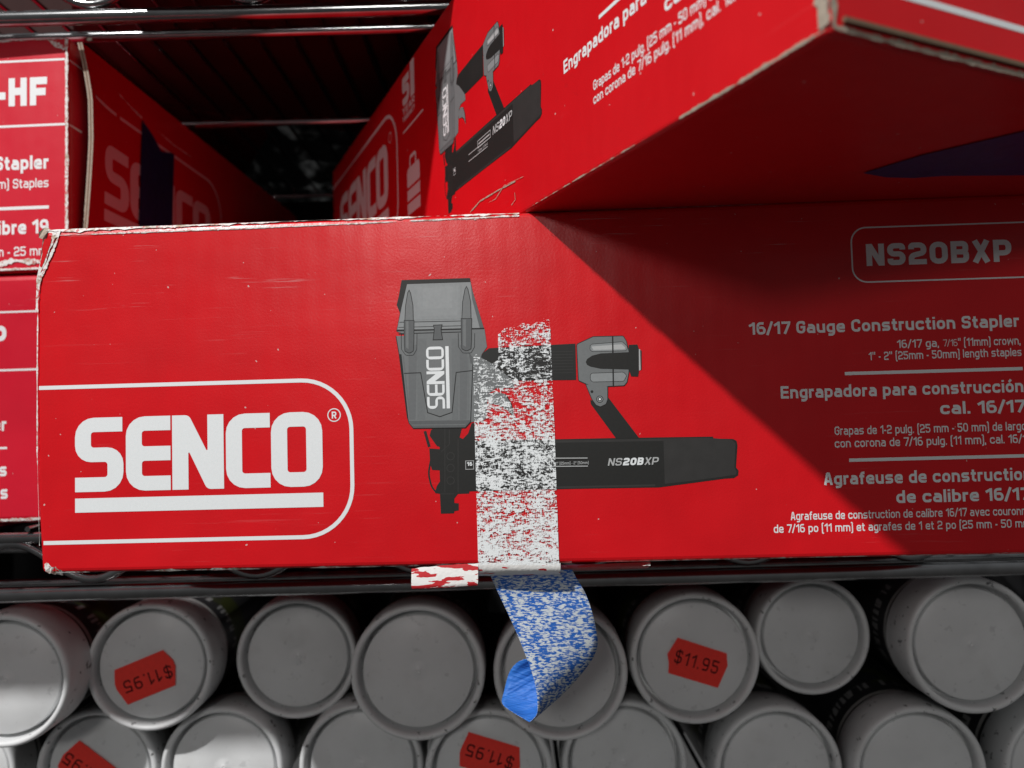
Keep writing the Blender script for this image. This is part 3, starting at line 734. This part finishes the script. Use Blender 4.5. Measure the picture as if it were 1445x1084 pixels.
# crease cracks near the overhanging box
m.build('worn_edges', [PAPER_WHITE, RED, KRAFT], MAIN)['label'] = 'bare white paper along the worn edges'

# torn flap hanging along the bottom edge
E_ = lambda x, y: F(560 + x / 3.803, 780 + y / 3.803)
def strip(rows_px, depth, mi, mb, jag=0, seed=1):
    rnd = random.Random(seed); rows = []
    for (r, dd) in zip(rows_px, depth):
        q = []
        for a, b in zip(r, r[1:]):
            for k in range(8):
                t = k / 8; x, z = E_(a[0] + (b[0] - a[0]) * t, a[1] + (b[1] - a[1]) * t + rnd.uniform(-jag, jag)); q.append((x, -dd, z))
        x, z = E_(*r[-1]); q.append((x, -dd, z)); rows.append(q)
    mb.grid(rows, mi)
m = MB()
strip([[(80, 84), (260, 66), (437, 56)], [(80, 98), (260, 88), (437, 76)], [(80, 140), (260, 128), (437, 118)], [(80, 172), (260, 166), (437, 152)], [(84, 188), (260, 182), (435, 170)], [(88, 192), (260, 186), (432, 174)]],
      (.0003, .0008, .0012, .0016, .0016, .0010), 0, m, 1.5, 2)
strip([[(437, 54), (660, 52), (878, 56)], [(437, 78), (660, 80), (878, 84)], [(437, 104), (660, 100), (878, 100)], [(437, 128), (660, 122), (878, 120)], [(438, 138), (660, 133), (878, 130)]],
      (.0003, .0005, -.0004, -.0026, -.0048), 1, m, 1.2, 3)
strip([[(878, 66), (1100, 60), (1330, 50), (1362, 50)], [(878, 88), (1100, 84), (1330, 76), (1362, 74)], [(878, 104), (1100, 98), (1330, 92), (1362, 92)], [(878, 122), (1100, 116), (1330, 108), (1362, 106)], [(878, 130), (1100, 124), (1330, 114), (1362, 112)]],
      (.0002, -.0022, -.0056, -.0092, -.0125), 2, m, .4, 4)
wear(m, lambda x, z, off: (x, .0012, z), [E_(880, 78), E_(960, 80), E_(1060, 74), E_(1200, 70)], .0007, 31, .55, step=.0006, wmin=0, mi=0)
wear(m, lambda x, z, off: (x, .0010, z), [E_(1310, 68), E_(1362, 62)], .0018, 32, 1.0, step=.0006, wmin=.0002)
m.build('torn_flap', [TORN_A, TORN_B, RED_PLAIN], MAIN, smooth=True)['label'] = 'torn white and red flap along the bottom edge'

# ------------------------------------------------------------------ box lying across the front box at the upper right
YAW2 = radians(24.5873)
d2 = V((-sin(YAW2), cos(YAW2), 0)); e2 = V((cos(YAW2), sin(YAW2), 0))
CORN = V((.0774, .18036, .0892)); L2, H2, W2 = .56, .137, .30
RB = thing('cardboard_box', 'red cardboard box lying askew on the front one, its corner jutting out upper right', 'box',
           frame(CORN + d2 * L2, -d2, e2, V((0, 0, 1))), group='red cardboard boxes on the wire shelf')
def fm_rb(x, z, off): return (x, -off, z)
b_ = MB(); b_.box(0, L2, 0, W2, 0, H2); b_.build('carton', RED_PLAIN, RB, bevel=.0016)
def G2(u, v):
    """photograph point -> metres on the left face of this box"""
    r = ray(u, v); P = r * ((CORN.dot(e2)) / r.dot(e2)) - (CORN + d2 * L2)
    return P.dot(-d2), P.z
p = Print(fm_rb)
kx = .905; xr2 = G2(764, 112)[0]; xl2 = F(1042, 640)[0]
def X2(x, z): return (xr2 + (x - xl2) * kx, z * .985 + .0012)
draw_stapler(p, X2)
na, nb = G2(696, 192), G2(723, 167); nl = nb[0] - na[0]; nz = (na[1] + nb[1]) / 2
for q_, f0, f1, mi, w in (('NS', 0, .33, 6, .17), ('20', .36, .66, 7, .25), ('XP', .69, 1, 6, .17)):
    text(p, q_, na[0] + nl * f0, na[0] + nl * f1, nz, .0040, w, mi=mi, shear=.22)
ba, bb_ = G2(675, 209), G2(693, 194); bz_ = (ba[1] + bb_[1]) / 2
p.line([(ba[0], bz_), (bb_[0], bz_), (bb_[0], bz_ + .0034), (ba[0], bz_ + .0034)], .0004, 6, 0, True)
p.line([(ba[0] + .001, bz_ + .0017), (bb_[0] - .001, bz_ + .0017)], .0008, 6)
p.mb.build('printed_stapler', STAPLER_MATS, RB)['label'] = 'grey and black stapler picture, half in shadow'
p = Print(fm_rb)
dx2 = xr2 - xl2 + .0005
def t2(s, u0, v0, u1, v1, h, w):
    a, b = F(u0, v0), F(u1, v1); z = (a[1] + b[1]) / 2
    text(p, s, a[0] + dx2, b[0] + dx2, z * 0.96 + T2Z, h * D0 / FPX, w)
T2Z = G2(797, 104)[1] - .96 * (F(1102, 563.5)[1] + F(1444, 552.5)[1]) / 2
t2('Engrapadora para construcción', 1102, 563.5, 1444, 552.5, 17.3, .20)
t2('cal. 16/17', 1327, 585, 1446, 581.5, 17.3, .20)
t2('Grapas de 1-2 pulg. (25 mm - 50 mm) de largo', 1178, 615, 1448, 606, 11.9, .155)
t2('con corona de 7/16 pulg. (11 mm), cal. 16/17', 1178, 632.5, 1456, 624, 11.9, .155)
a, b = F(1192, 527.3), F(1443, 520.3); z = (a[1] + b[1]) / 2 * .96 + T2Z
p.shape([(a[0] + dx2, z - .0007), (b[0] + dx2, z - .0007), (b[0] + dx2, z + .0007), (a[0] + dx2, z + .0007)])
p.mb.build('printed_text', INK_WHITE, RB)['label'] = 'white product text'
p = Print(fm_rb)
o_ = L2 - .50
p.line([(.001, .1205), (.1425 + o_, .1205), (.1425 + o_, .030), (.001, .030)], .0024, 0, r=.028, n=10)
big_logo(p, .1195 + o_ - .150, .1195 + o_, .0615, .1040)
c0, c1 = .1265 + o_, .1035
p.line([(c0 + .0034 * cos(a), c1 + .0034 * sin(a)) for a in [2 * pi * k / 20 for k in range(20)]], .0006, 0, closed=True)
p.mb.build('printed_wordmark', INK_WHITE, RB)['label'] = 'white wordmark in a rounded frame, in shadow'
# little warranty badge and case badge between wordmark and stapler
p = Print(fm_rb)
xa, xb = G2(568, 140)[0], G2(585, 130)[0]; W5 = xb - xa
z0, z1 = G2(568, 153)[1], G2(568, 112)[1]
text(p, '5', xa, xa + W5 * .60, z0, z1 - z0, .27)
p.shape([(xa + W5 * .68, z0), (xb, z0), (xb, z1 + .004), (xa + W5 * .68, z1 + .004)])
text(p, 'YEAR', xa, xb, z0 - .0052, .0042, .2)
text(p, 'WARRANTY', xa, xb, z0 - .0100, .0036, .2)
p.line([(xa, z0 - .0165), (xb + .016, z0 - .0165)], .0013)
xa, xb = G2(575, 260)[0], G2(593, 260)[0]; W5 = xb - xa
zz = [G2(575, v)[1] for v in (306, 290, 286, 271, 267, 247, 240, 226)]
p.shape([(xa, zz[0]), (xb, zz[0]), (xb, zz[1]), (xa, zz[1])]); p.shape([(xa, zz[2]), (xb, zz[2]), (xb, zz[3]), (xa, zz[3])])
p.shape(fillet([(xa, zz[4]), (xb, zz[4]), (xb, zz[5]), (xb - .002, zz[6]), (xa + .002, zz[6]), (xa, zz[5])], .002, True))
p.line([(xa + W5 * .25, zz[6]), (xa + W5 * .25, zz[7]), (xa + W5 * .7, zz[7]), (xa + W5 * .7, zz[6])], .0022, 0, .002)
p.mb.build('printed_badges', INK_WHITE, RB)['label'] = 'small white badges, in shadow'
# end face (turned to the right): white rules
p = Print(lambda x, z, off: (L2 + off, x, z))
def G3(u, v):
    o = CORN; r = ray(u, v); n = -d2; P = r * (o.dot(n) / r.dot(n)) - o
    return P.dot(e2), P.z
za3 = (G3(1300, 5.5)[1] + G3(1440, 37.5)[1]) / 2
p.shape([(.004, za3 - .0009), (W2 - .004, za3 - .0009), (W2 - .004, za3 + .0009), (.004, za3 + .0009)])
p.mb.build('printed_rule', INK_WHITE, RB)
# bare edges round the near corner
m = MB()
fme = lambda x, z, off: (L2 + off, x, z)
wear(m, fme, [(.001, .0012), (.02, .0011), (.06, .0010), (.12, .001), (.29, .001)], .0011, 41, .9, wmin=.0004, step=.0007, off=.0003, side=.4)
wear(m, fme, [(.0012, .001), (.0012, .02), (.0012, .07), (.0012, .136)], .0014, 42, .9, wmin=.0006, step=.0007, off=.0003)
wear(m, fm_rb, [(L2 - .0008, .002), (L2 - .0009, .016), (L2 - .0008, .05), (L2 - .0008, .136)], .0013, 43, .9, wmin=.0003, step=.0006, off=.0003)
wear(m, fm_rb, [(L2 - .001, .0012), (L2 - .03, .0007), (L2 - .058, .0006)], .0010, 44, .75, wmin=.0001, step=.0006, off=.0003, side=-.3)
wear(m, fm_rb, [(L2 - .058, .0006), (L2 - .11, .0006), (L2 - .165, .0006)], .0006, 45, .32, wmin=0, step=.0006, off=.0003, side=-.3)
wear(m, fm_rb, [(L2 - .0015, .0125), (L2 - .0022, .009), (L2 - .0015, .004), (L2 - .001, .002)], .0026, 46, 1.0, wmin=.0012, step=.0005, off=.0004)
# cracked crease low on the long face
wear(m, fm_rb, [G2(664, 300), G2(678, 284), G2(705, 268), G2(728, 256)], .0006, 47, .85, step=.0005, wmin=.0001, off=.0003)
wear(m, fm_rb, [G2(722, 290), G2(728, 282), G2(727, 272)], .00035, 48, 1, step=.0005, wmin=.0001, off=.0003)
wear(m, fm_rb, [G2(690, 286), G2(700, 281), G2(712, 262), G2(740, 249)], .0004, 49, .6, step=.0005, wmin=.00002, off=.0003)
m.build('worn_edges', [KRAFT], RB)['label'] = 'bare grey board along the worn corner edges'
# lips of the end flap folded behind the rim
m = MB(); m.box(L2 + .0002, L2 + .0012, .0040, W2 - .004, .0030, .0042); m.build('flap_edge', KRAFT_DARK, RB)
# tape underneath
def G4(u, v):
    r = ray(u, v); P = r * (CORN.z / r.z) - (CORN + d2 * L2); return P.dot(-d2), P.dot(e2)
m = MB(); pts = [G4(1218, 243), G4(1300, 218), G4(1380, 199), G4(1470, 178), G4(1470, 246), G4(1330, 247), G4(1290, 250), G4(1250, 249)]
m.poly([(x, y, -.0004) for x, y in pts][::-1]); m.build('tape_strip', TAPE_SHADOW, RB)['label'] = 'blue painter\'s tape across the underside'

# ------------------------------------------------------------------ two boxes stacked at the left
YAW3 = radians(2.34)
d3 = V((sin(YAW3), cos(YAW3), 0)); e3 = V((cos(YAW3), -sin(YAW3), 0)); YL = .474
LH = .1485
LB = thing('cardboard_box', 'red cardboard box at the bottom of the left stack, only its front edge showing', 'box',
           frame(V((-.605, YL + .0015, SHELF)), e3, d3, V((0, 0, 1))), group='red cardboard boxes on the wire shelf')
BW = .605 - .2640
b_ = MB(); b_.box(0, BW, 0, .40, 0, LH); b_.build('carton', RED_COOL_LIT, LB, bevel=.004)
def GL(u, v):
    o = V((-.605, YL + .0015, SHELF)); n = -d3; r = ray(u, v); P = r * (o.dot(n) / r.dot(n)) - o
    return P.dot(e3), P.z
p = Print(fm_main)
def hline(p, gf, u, v, x0, x1, w): z = gf(u, v)[1]; p.line([(x0, z), (x1, z)], w)
hline(p, GL, 25, 440, .01, BW - .0006, .0011); hline(p, GL, 25, 522, .01, BW - .0006, .0012)
def tl(p, gf, s, u1, v, hpx, w, x0):
    x1, z = gf(u1, v); h = hpx * YL / FPX; ww = text_width(s, w, .10 + w * .12) * h * .86
    text(p, s, x1 - ww, x1, z, h, w)
tl(p, GL, 'XP', 9, 490, 30, .235, 0)
tl(p, GL, 'Stapler', 9, 608, 18, .2, 0); hline(p, GL, 0, 632.5, .05, GL(10, 632)[0], .0013)
tl(p, GL, 'construcciones', 9.5, 672, 18, .2, 0); tl(p, GL, 'agrafes', 11, 704, 18, .2, 0)
p.mb.build('printed_text', INK_WHITE, LB)['label'] = 'white rules and ends of text lines'
m = MB(); fmr = fm_main
wear(m, fm_main, [(.1, .0022), (BW - .03, .0020), (BW - .002, .0030)], .0019, 51, .7, side=.3, off=.0006)
wear(m, fm_main, [(BW - .012, .003), (BW - .002, .006)], .003, 52, 1, off=.0007, wmin=.0008)
m.build('worn_edges', PAPER_WHITE, LB)['label'] = 'bare white paper along the bottom edge'

ZU = SHELF + LH + .0006; UH = .1425
UO = V((-.605, YL, ZU))
UB = thing('cardboard_box', 'red cardboard box on top of the left stack, blue tape down its side', 'box',
           frame(UO, e3, d3, V((0, 0, 1))), group='red cardboard boxes on the wire shelf')
UW = .605 - .2618
b_ = MB(); b_.box(0, UW, 0, .43, 0, UH); b_.build('carton', RED_COOL_LIT, UB, bevel=.0022)
def GU(u, v):
    n = -d3; r = ray(u, v); P = r * (UO.dot(n) / r.dot(n)) - UO
    return P.dot(e3), P.z
p = Print(fm_main)
for v, w in ((86.5, .0013), (178, .0014)):
    z = GU(50, v - 1.0)[1]; p.line([(.01, z), (UW - .0018, z)], w)
    q = Print(lambda x, z, off: (UW + off, x, z)); q.mb = p.mb; q.line([(.0016, z), (.014, z)], w)
hline(p, GU, 35, 293.5, .05, GU(69, 293)[0], .0019)
tl(p, GU, 'NS-HF', 66.5, 148, 40, .26, 0)
tl(p, GU, 'Wide Crown Stapler', 68.5, 238, 19.5, .215, 0)
tl(p, GU, '(25 mm) Staples', 68.5, 264, 13, .15, 0)
tl(p, GU, 'Calibre 19', 68.5, 329, 19.5, .215, 0)
tl(p, GU, '16 mm - 25 mm', 66, 360, 13, .15, 0)
p.mb.build('printed_text', INK_WHITE, UB)['label'] = 'white rules and ends of text lines'
# outer side panel with a raw corrugated front edge standing off the flap
m = MB(); PT = .0030; N1, N2 = 24, 30
def edge_y(z):            # distance of the raw edge behind the front face
    t = z / UH
    return .0072 + .0026 * sin(pi * min(1, max(0, t)))
def bow(y, z):            # how far the panel stands off the carton near its raw edge
    t = z / UH
    k = max(0.0, 1 - y / .045) ** 2
    return .0012 + k * .0056 * max(0, min(1, 1.25 - abs(t - .74) * 1.5)) * (1 if t < .76 else max(0, 1 - (t - .76) / .24) ** .8)
rows_o, rows_i = [], []
for i in range(N1 + 1):
    z = .001 + (UH - .0015) * i / N1; y0 = edge_y(z); ro, ri = [], []
    for j in range(N2 + 1):
        t = (j / N2) ** 1.8; y = y0 + (.42 - y0) * t
        bx_ = UW + bow(y - y0, z); ri.append((bx_, y, z)); ro.append((bx_ + PT, y, z))
    rows_o.append(ro); rows_i.append(ri)
m.grid(rows_o, 0); m.grid(rows_i, 1)
# raw edge as two liners with a darker flute line between
for a_, c_, mi in ((0, .36, 1), (.36, .64, 2), (.64, 1.0, 1)):
    m.grid([[(V(ri[0]).lerp(V(ro[0]), a_)) for ri, ro in zip(rows_i, rows_o)], [(V(ri[0]).lerp(V(ro[0]), c_)) for ri, ro in zip(rows_i, rows_o)]], mi)
m.grid([rows_i[-1], rows_o[-1]], 1); m.grid([rows_i[0], rows_o[0]], 1)
m.build('side_panel', [RED_COOL_LIT, KRAFT, KRAFT_DARK], UB)['label'] = 'side panel with a raw corrugated edge'
XS = UW + .0012 + PT
p = Print(lambda x, z, off: (XS + off, x, z))
zt3 = .1115
p.line([(.044, zt3), (.2114, zt3), (.2114, .020), (.044, .020)], .0022, 0, r=.028, n=10)
# the first letters sit where the panel still bows out: follow it
p.fm = lambda x, z, off: (UW + bow(x - edge_y(z), z) + PT + off, x, z)
big_logo(p, .0290, .1900, .0484, .0885)
p.fm = None
p.mb.build('printed_wordmark', INK_WHITE, UB)['label'] = 'white wordmark, crossed by blue tape, in shadow'
p = Print(lambda x, z, off: (UW + bow(x - edge_y(z), z) + PT + off, x, z))
xs_ = [.015 + .0012 * k for k in range(26)]
p.mb.grid([[p.fm(x, zt3 + .0011, .0002) for x in xs_], [p.fm(x, zt3 - .0011, .0002) for x in xs_]])
p.mb.build('printed_rule', INK_WHITE, UB)
def GS(u, v):
    n = e3; o = UO + e3 * XS; r = ray(u, v); P = r * (o.dot(n) / r.dot(n)) - UO
    return P.dot(d3), P.z
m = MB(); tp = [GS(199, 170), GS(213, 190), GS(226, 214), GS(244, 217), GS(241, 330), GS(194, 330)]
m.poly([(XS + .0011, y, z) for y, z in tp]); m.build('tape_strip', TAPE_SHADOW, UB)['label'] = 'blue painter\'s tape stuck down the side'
m = MB()
wear(m, fm_main, [(UW - .0007, .002), (UW - .0007, .07), (UW - .0007, UH - .002)], .0014, 61, .95, wmin=.0005, off=.0004, step=.0008)
wear(m, fm_main, [(.15, UH - .0012), (UW - .03, UH - .001), (UW - .001, UH - .0015)], .0012, 62, .6, wmin=0, off=.0002, side=-.4)
wear(m, fm_main, [(UW - .012, UH - .002), (UW - .0015, UH - .008)], .0028, 63, 1.0, wmin=.0004, off=.0004, step=.0006)
z_ = GU(30, 372)[1]
wear(m, fm_main, [(.15, z_ + .001), (UW - .045, z_ - .001), (UW - .034, z_ + .002), (UW - .014, z_ + .0005)], .0032, 64, .85, wmin=0, off=.0005, step=.0007)
wear(m, fm_main, [(.15, .0015), (UW - .002, .0016)], .0012, 65, .8, wmin=0, off=.0005, side=.4)
m.build('worn_edges', PAPER_WHITE, UB)['label'] = 'bare white paper along the worn edges'
m = MB()
fms = lambda x, z, off: (XS + off, x, z)
wear(m, fms, [GS(165, 130), GS(185, 152), GS(200, 167)], .0016, 66, .6, wmin=0, off=.0003, step=.0006)
wear(m, fms, [GS(222, 185), GS(245, 205), GS(270, 222)], .0012, 67, .6, wmin=0, off=.0003, step=.0008)
m.build('scuff_marks', PAPER_WHITE, UB)

# ------------------------------------------------------------------ cartons standing on the shelf above
def lamp_trace(P, z):
    d = (LAMP - P).normalized(); t = (z - P.z) / d.z; return P + d * t
def rbp(u, v):
    r = ray(u, v); return r * (CORN.dot(e2) / r.dot(e2))
ZC = .2845
q1 = lamp_trace(rbp(641, 2), ZC); q2 = lamp_trace(rbp(602, 296), ZC)
ed = (q1 - q2); ed.z = 0; ed.normalize(); ein = V((-ed.y, ed.x, 0))
org = q2 - ed * .03; org.z = ZC
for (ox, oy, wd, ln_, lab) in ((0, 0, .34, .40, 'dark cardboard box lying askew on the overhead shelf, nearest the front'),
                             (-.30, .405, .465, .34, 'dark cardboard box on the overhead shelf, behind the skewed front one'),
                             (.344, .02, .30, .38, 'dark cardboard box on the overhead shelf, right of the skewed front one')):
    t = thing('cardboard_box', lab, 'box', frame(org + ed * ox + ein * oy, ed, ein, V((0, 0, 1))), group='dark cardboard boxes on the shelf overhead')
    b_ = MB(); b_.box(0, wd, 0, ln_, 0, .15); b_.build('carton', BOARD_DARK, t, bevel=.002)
# card on a wire arm, added out of view to shade the left tubes
t = thing('added_shade_card', 'white card on a wire arm, added beyond the left edge to shade the tubes', 'shade card', loc=(-.33, .300, .04))
m = MB(); m.box(-.10, .097, 0, .0008, .010, .095); m.build('card', INK_WHITE, t)
m = MB(); m.tube([(-.095, .0006, .095), (-.095, .0006, .20), (-.095, .006, .208), (-.095, .15, .208)], .0012, 8); m.build('wire_arm', BLACK_WIRE, t)
# added plastic sheet overhead; its pale mottling stands in for light spots
from mathutils import noise as mnoise
def wrap_mat():
    m, n, b = new_mat('wrap_with_light_spots'); g = G(n); out = n.nodes['Material Output']
    tl = g.node('ShaderNodeBsdfTranslucent'); mx = g.node('ShaderNodeMixShader')
    k = g.math('MULTIPLY', g.step(g.noise(26, 3, .55), .50, .68), g.math('ADD', g.step(g.noise(16, 2), .42, .6), .15))
    g.link(g.mix(k, (.006, .006, .006), (.26, .26, .25)), tl.inputs['Color'])
    b.inputs['Base Color'].default_value = (.02, .02, .02, 1); b.inputs['Roughness'].default_value = .25
    mx.inputs[0].default_value = .7
    g.link(b.outputs[0], mx.inputs[1]); g.link(tl.outputs[0], mx.inputs[2]); g.link(mx.outputs[0], out.inputs[0])
    return m
m = MB(); rows = []
for a in range(80):
    r = []
    for b in range(120):
        x = .50 * b / 119; y = .52 * a / 79
        n1 = mnoise.multi_fractal(V((x * 30, y * 30, 1.3)), 1.0, 2.1, 4); ex_ = min(x, .50 - x, y, .52 - y)
        r.append((x, y, .0008 + .010 * max(0, n1 - .15) + .03 * max(0, 1 - ex_ / .03) ** 2))
    rows.append(r)
m.grid(rows)
o = m.build('plastic_sheet', wrap_mat(), None, smooth=True)
o.matrix_world = frame(org + ed * .172 + ein * .412, ed, ein, V((0, 0, 1)))
o['label'] = 'crumpled plastic sheet on the overhead shelf, light spots put into its colour'; o['category'] = 'plastic sheet'

# ------------------------------------------------------------------ grey capped tubes
RC = .0390
def lathe(prof, n=72):
    return [[(r * cos(2 * pi * j / n), y, r * sin(2 * pi * j / n)) for j in range(n)] for r, y in prof]
capm = MB()
cp = [(.0002, .0038), (.0007, .0036), (.0011, .0034), (.0015, .0037), (.0022, .0040), (.0050, .0041), (.0060, .00425), (.0068, .0041), (.0316, .0041), (.0320, .0044), (.0324, .0058), (.0326, .0100), (.0331, .0140), (.0343, .0140), (.0347, .0090), (.0350, .0024), (.0354, .0009), (.0360, .0003), (.0368, .0000), (.0376, .0002), (.0383, .0008), (.0388, .0020), (RC, .0042), (RC, .0262), (.0385, .0268), (.0362, .0268)]
capm.grid(lathe(cp), 0, True); capm.poly(lathe(cp[:1])[0])
bodm = MB(); bp = [(.0364, .020), (.0364, .25), (.0350, .254), (.001, .254)]
bodm.grid(lathe(bp, 48), 0, True)
cap_o = capm.build('cap', CAP, None, smooth=True); cap_me = cap_o.data
bod_o = bodm.build('tube_body', TUBE, None, smooth=True); bod_me = bod_o.data
bpy.data.objects.remove(cap_o); bpy.data.objects.remove(bod_o)
TUBES = [  # cap centre and radius as photographed, label
 (2, 962, 93, 'grey capped tube in the upper row, cut off by the left edge'),
 (210, 942, 88, 'grey capped tube in the upper row with an upside down red price sticker'),
 (418, 930, 84, 'plain grey capped tube in the upper row, right of the upside down red sticker'),
 (589, 950, 94, 'plain grey capped tube in the upper row, just left of the hanging blue tape'),
 (791, 950, 94, 'grey capped tube in the upper row, partly hidden behind the hanging blue tape'),
 (982, 930, 91, 'grey capped tube in the upper row with a red price sticker the right way up'),
 (1148, 899, 81, 'smaller looking plain grey capped tube set back right of the upright price sticker'),
 (1376, 912, 94, 'plain grey capped tube at the right end of the upper row'),
 (-62, 1096, 80, 'tube in the lower row cut off at the bottom left corner, in shadow'),
 (135, 1090, 85, 'grey capped tube in the lower row with a tilted red sticker half in the light'),
 (312, 1087, 86, 'plain grey capped tube in the lower row, its lower half brightly lit'),
 (509, 1083, 87, 'plain grey capped tube in the lower row, below the gap left of the middle sticker'),
 (690, 1094, 90, 'grey capped tube in the lower row below the blue tape, red sticker upside down'),
 (882, 1080, 88, 'plain grey capped tube in the lower row, right of the sticker below the blue tape'),
 (1100, 1090, 90, 'plain grey capped tube in the lower row with scuffed rim, below the set back one'),
 (1300, 1092, 92, 'plain grey capped tube in the lower row with black marks on its right rim'),
 (1512, 1090, 92, 'black smudged grey capped tube cut off at the bottom right corner'),
]
caps = {}
for k, (u, v, rpx, lab) in enumerate(TUBES):
    r = ray(u, v); dep = RC * .985 * FPX / rpx; P = r * (dep / r.dot(FW))
    sc_ = .94 if k == 6 else 1.0; P = P * sc_
    t = thing('capped_tube', lab, 'tube', loc=P, group='grey capped tubes stacked under the shelf')
    t.scale = (sc_, sc_, sc_); rnd = random.Random(k); t.rotation_euler = (rnd.uniform(-.02, .02), 0, rnd.uniform(-.03, .03))
    c = bpy.data.objects.new('cap', cap_me); COL.objects.link(c); c.parent = t; c.rotation_euler = (0, rnd.uniform(0, 6), 0)
    c = bpy.data.objects.new('tube_body', bod_me); COL.objects.link(c); c.parent = t; c.rotation_euler = (0, rnd.uniform(0, 6), 0)
    caps[k] = (t, P)
def sticker(k, pts, t0, t1, hpx, flip):
    """price sticker on the cap of tube k; outline and text ends as measured on the cap face"""
    t, P = caps[k]; yp = P.y + .0037
    def loc(u, v): r = ray(u, v); q = r * (yp / r.y) - P; return q.x, q.z
    pr = Print(lambda x, z, off: (x, .0037 - off, z)); pr.lift = .0005
    pr.shape([loc(*q) for q in pts], 0)
    a, b = V(loc(*t0)), V(loc(*t1)); an = math.atan2((b - a).y, (b - a).x); W = (b - a).length
    text(pr, '$11.95', a.x, a.x + W, a.y, hpx * yp / FPX, .135, gap=.26, mi=1, rot=((a.x, a.y), an))
    pr.mb.build('price_sticker', [STICKER, STICKER_INK], t)['label'] = 'red price sticker reading $11.95'
Q1 = lambda x, y: (x / 2.89, 740 + y / 2.89)
Q2 = lambda x, y: (480 + x / 3.01, 760 + y / 3.01)
Q3 = lambda x, y: (940 + x / 2.861, 760 + y / 2.861)
sticker(1, [Q1(470, 592), Q1(665, 512), Q1(706, 552), Q1(716, 575), Q1(717, 655), Q1(525, 733), Q1(480, 672), Q1(472, 650)], Q1(694, 572), Q1(502, 640), 17, True)
sticker(5, [Q3(8, 542), Q3(10, 500), Q3(4, 465), Q3(46, 399), Q3(245, 464), Q3(248, 515), Q3(209, 603)], Q3(30, 498), Q3(204, 548), 18, False)
sticker(9, [Q1(240, 975), Q1(258, 940), Q1(325, 880), Q1(412, 945), Q1(492, 1005), Q1(495, 1040), Q1(430, 1110), Q1(400, 1105), Q1(235, 990)], Q1(452, 1048), Q1(280, 925), 17, True)
sticker(12, [Q2(508, 910), Q2(514, 890), Q2(546, 820), Q2(762, 886), Q2(764, 970), Q2(735, 1030), Q2(508, 965)], Q2(742, 930), Q2(545, 868), 17, True)

# ------------------------------------------------------------------ blue tape hanging from the flap
Z5 = lambda x, y: (660 + x / 4.336, 780 + y / 4.336)
rows_def = [  # front left edge, outer bend, end behind; depth of the front edge and of the bend behind it
 ((128, 118), (640, 105), None, .3345, 0), ((152, 170), (662, 150), None, .3385, 0), ((186, 245), (712, 235), None, .3402, 0), ((240, 360), (755, 345), None, .3400, 0),
 ((290, 470), (782, 455), (770, 455), .3392, .005), ((335, 580), (794, 560), (700, 560), .3385, .010),
 ((374, 682), (762, 650), (520, 640), .3380, .016), ((402, 765), (692, 745), (345, 652), .3376, .022),
 ((419, 840), (606, 842), (262, 718), .3376, .026), ((427, 915), (520, 920), (222, 850), .3380, .024), ((424, 985), (440, 990), (212, 925), .3390, .018), ((392, 1026), (398, 1028), (290, 985), .3405, .010), ((374, 1036), (377, 1037), (345, 1018), .3410, .008)]
def tape_row(L, Sx, K, d, bend):
    q = []; rnd = 0
    def at(px, dep): r = ray(*Z5(*px)); return r * (dep / r.y)
    for k in range(13):
        t = k / 12; px = (L[0] + (Sx[0] - L[0]) * t, L[1] + (Sx[1] - L[1]) * t)
        q.append(at(px, d + bend * (.5 * t ** 2.2) + .0010 * sin(t * 3.1)))
    for k in range(1, 11):
        t = k / 10
        if K is None: q.append(q[12] + (q[12] - q[11]) * 1e-4 * k); continue
        px = (Sx[0] + (K[0] - Sx[0]) * t, Sx[1] + (K[1] - Sx[1]) * t)
        q.append(at(px, d + bend * (.5 + .5 * sqrt(max(0, 1 - (1 - t) ** 2)))))
    return q
ctrl = [tape_row(*r) for r in rows_def]
rows = []
for i in range(len(ctrl) - 1):
    p0, p1, p2, p3 = ctrl[max(i - 1, 0)], ctrl[i], ctrl[i + 1], ctrl[min(i + 2, len(ctrl) - 1)]
    for k in range(4):
        t = k / 4
        rows.append([(b * 2 + (c - a) * t + (a * 2 - b * 5 + c * 4 - d) * t * t + (b * 3 - a - c * 3 + d) * t ** 3) * .5 for a, b, c, d in zip(p0, p1, p2, p3)])
rows.append(ctrl[-1])
TO = V((.0, .34, -.07))
m = MB(); m.grid([[pt - TO for pt in r] for r in rows])
uvs = []; vv = 0
for i, r in enumerate(rows):
    if i: vv += (r[6] - rows[i - 1][6]).length
    uu = 0
    for j, pt in enumerate(r):
        if j: uu += (pt - r[j - 1]).length
        uvs.append((uu, vv))
tape = m.build('painters_tape', [TAPE_B, TAPE_F], None, smooth=True, uvs=uvs)
tape.location = TO
so = tape.modifiers.new('thickness', 'SOLIDIFY'); so.thickness = .00016; so.offset = 0; so.material_offset = 1; so.material_offset_rim = 1
tape['label'] = 'blue painter\'s tape strip with white paper fibres, hanging and curling below the front box'
tape['category'] = 'tape'
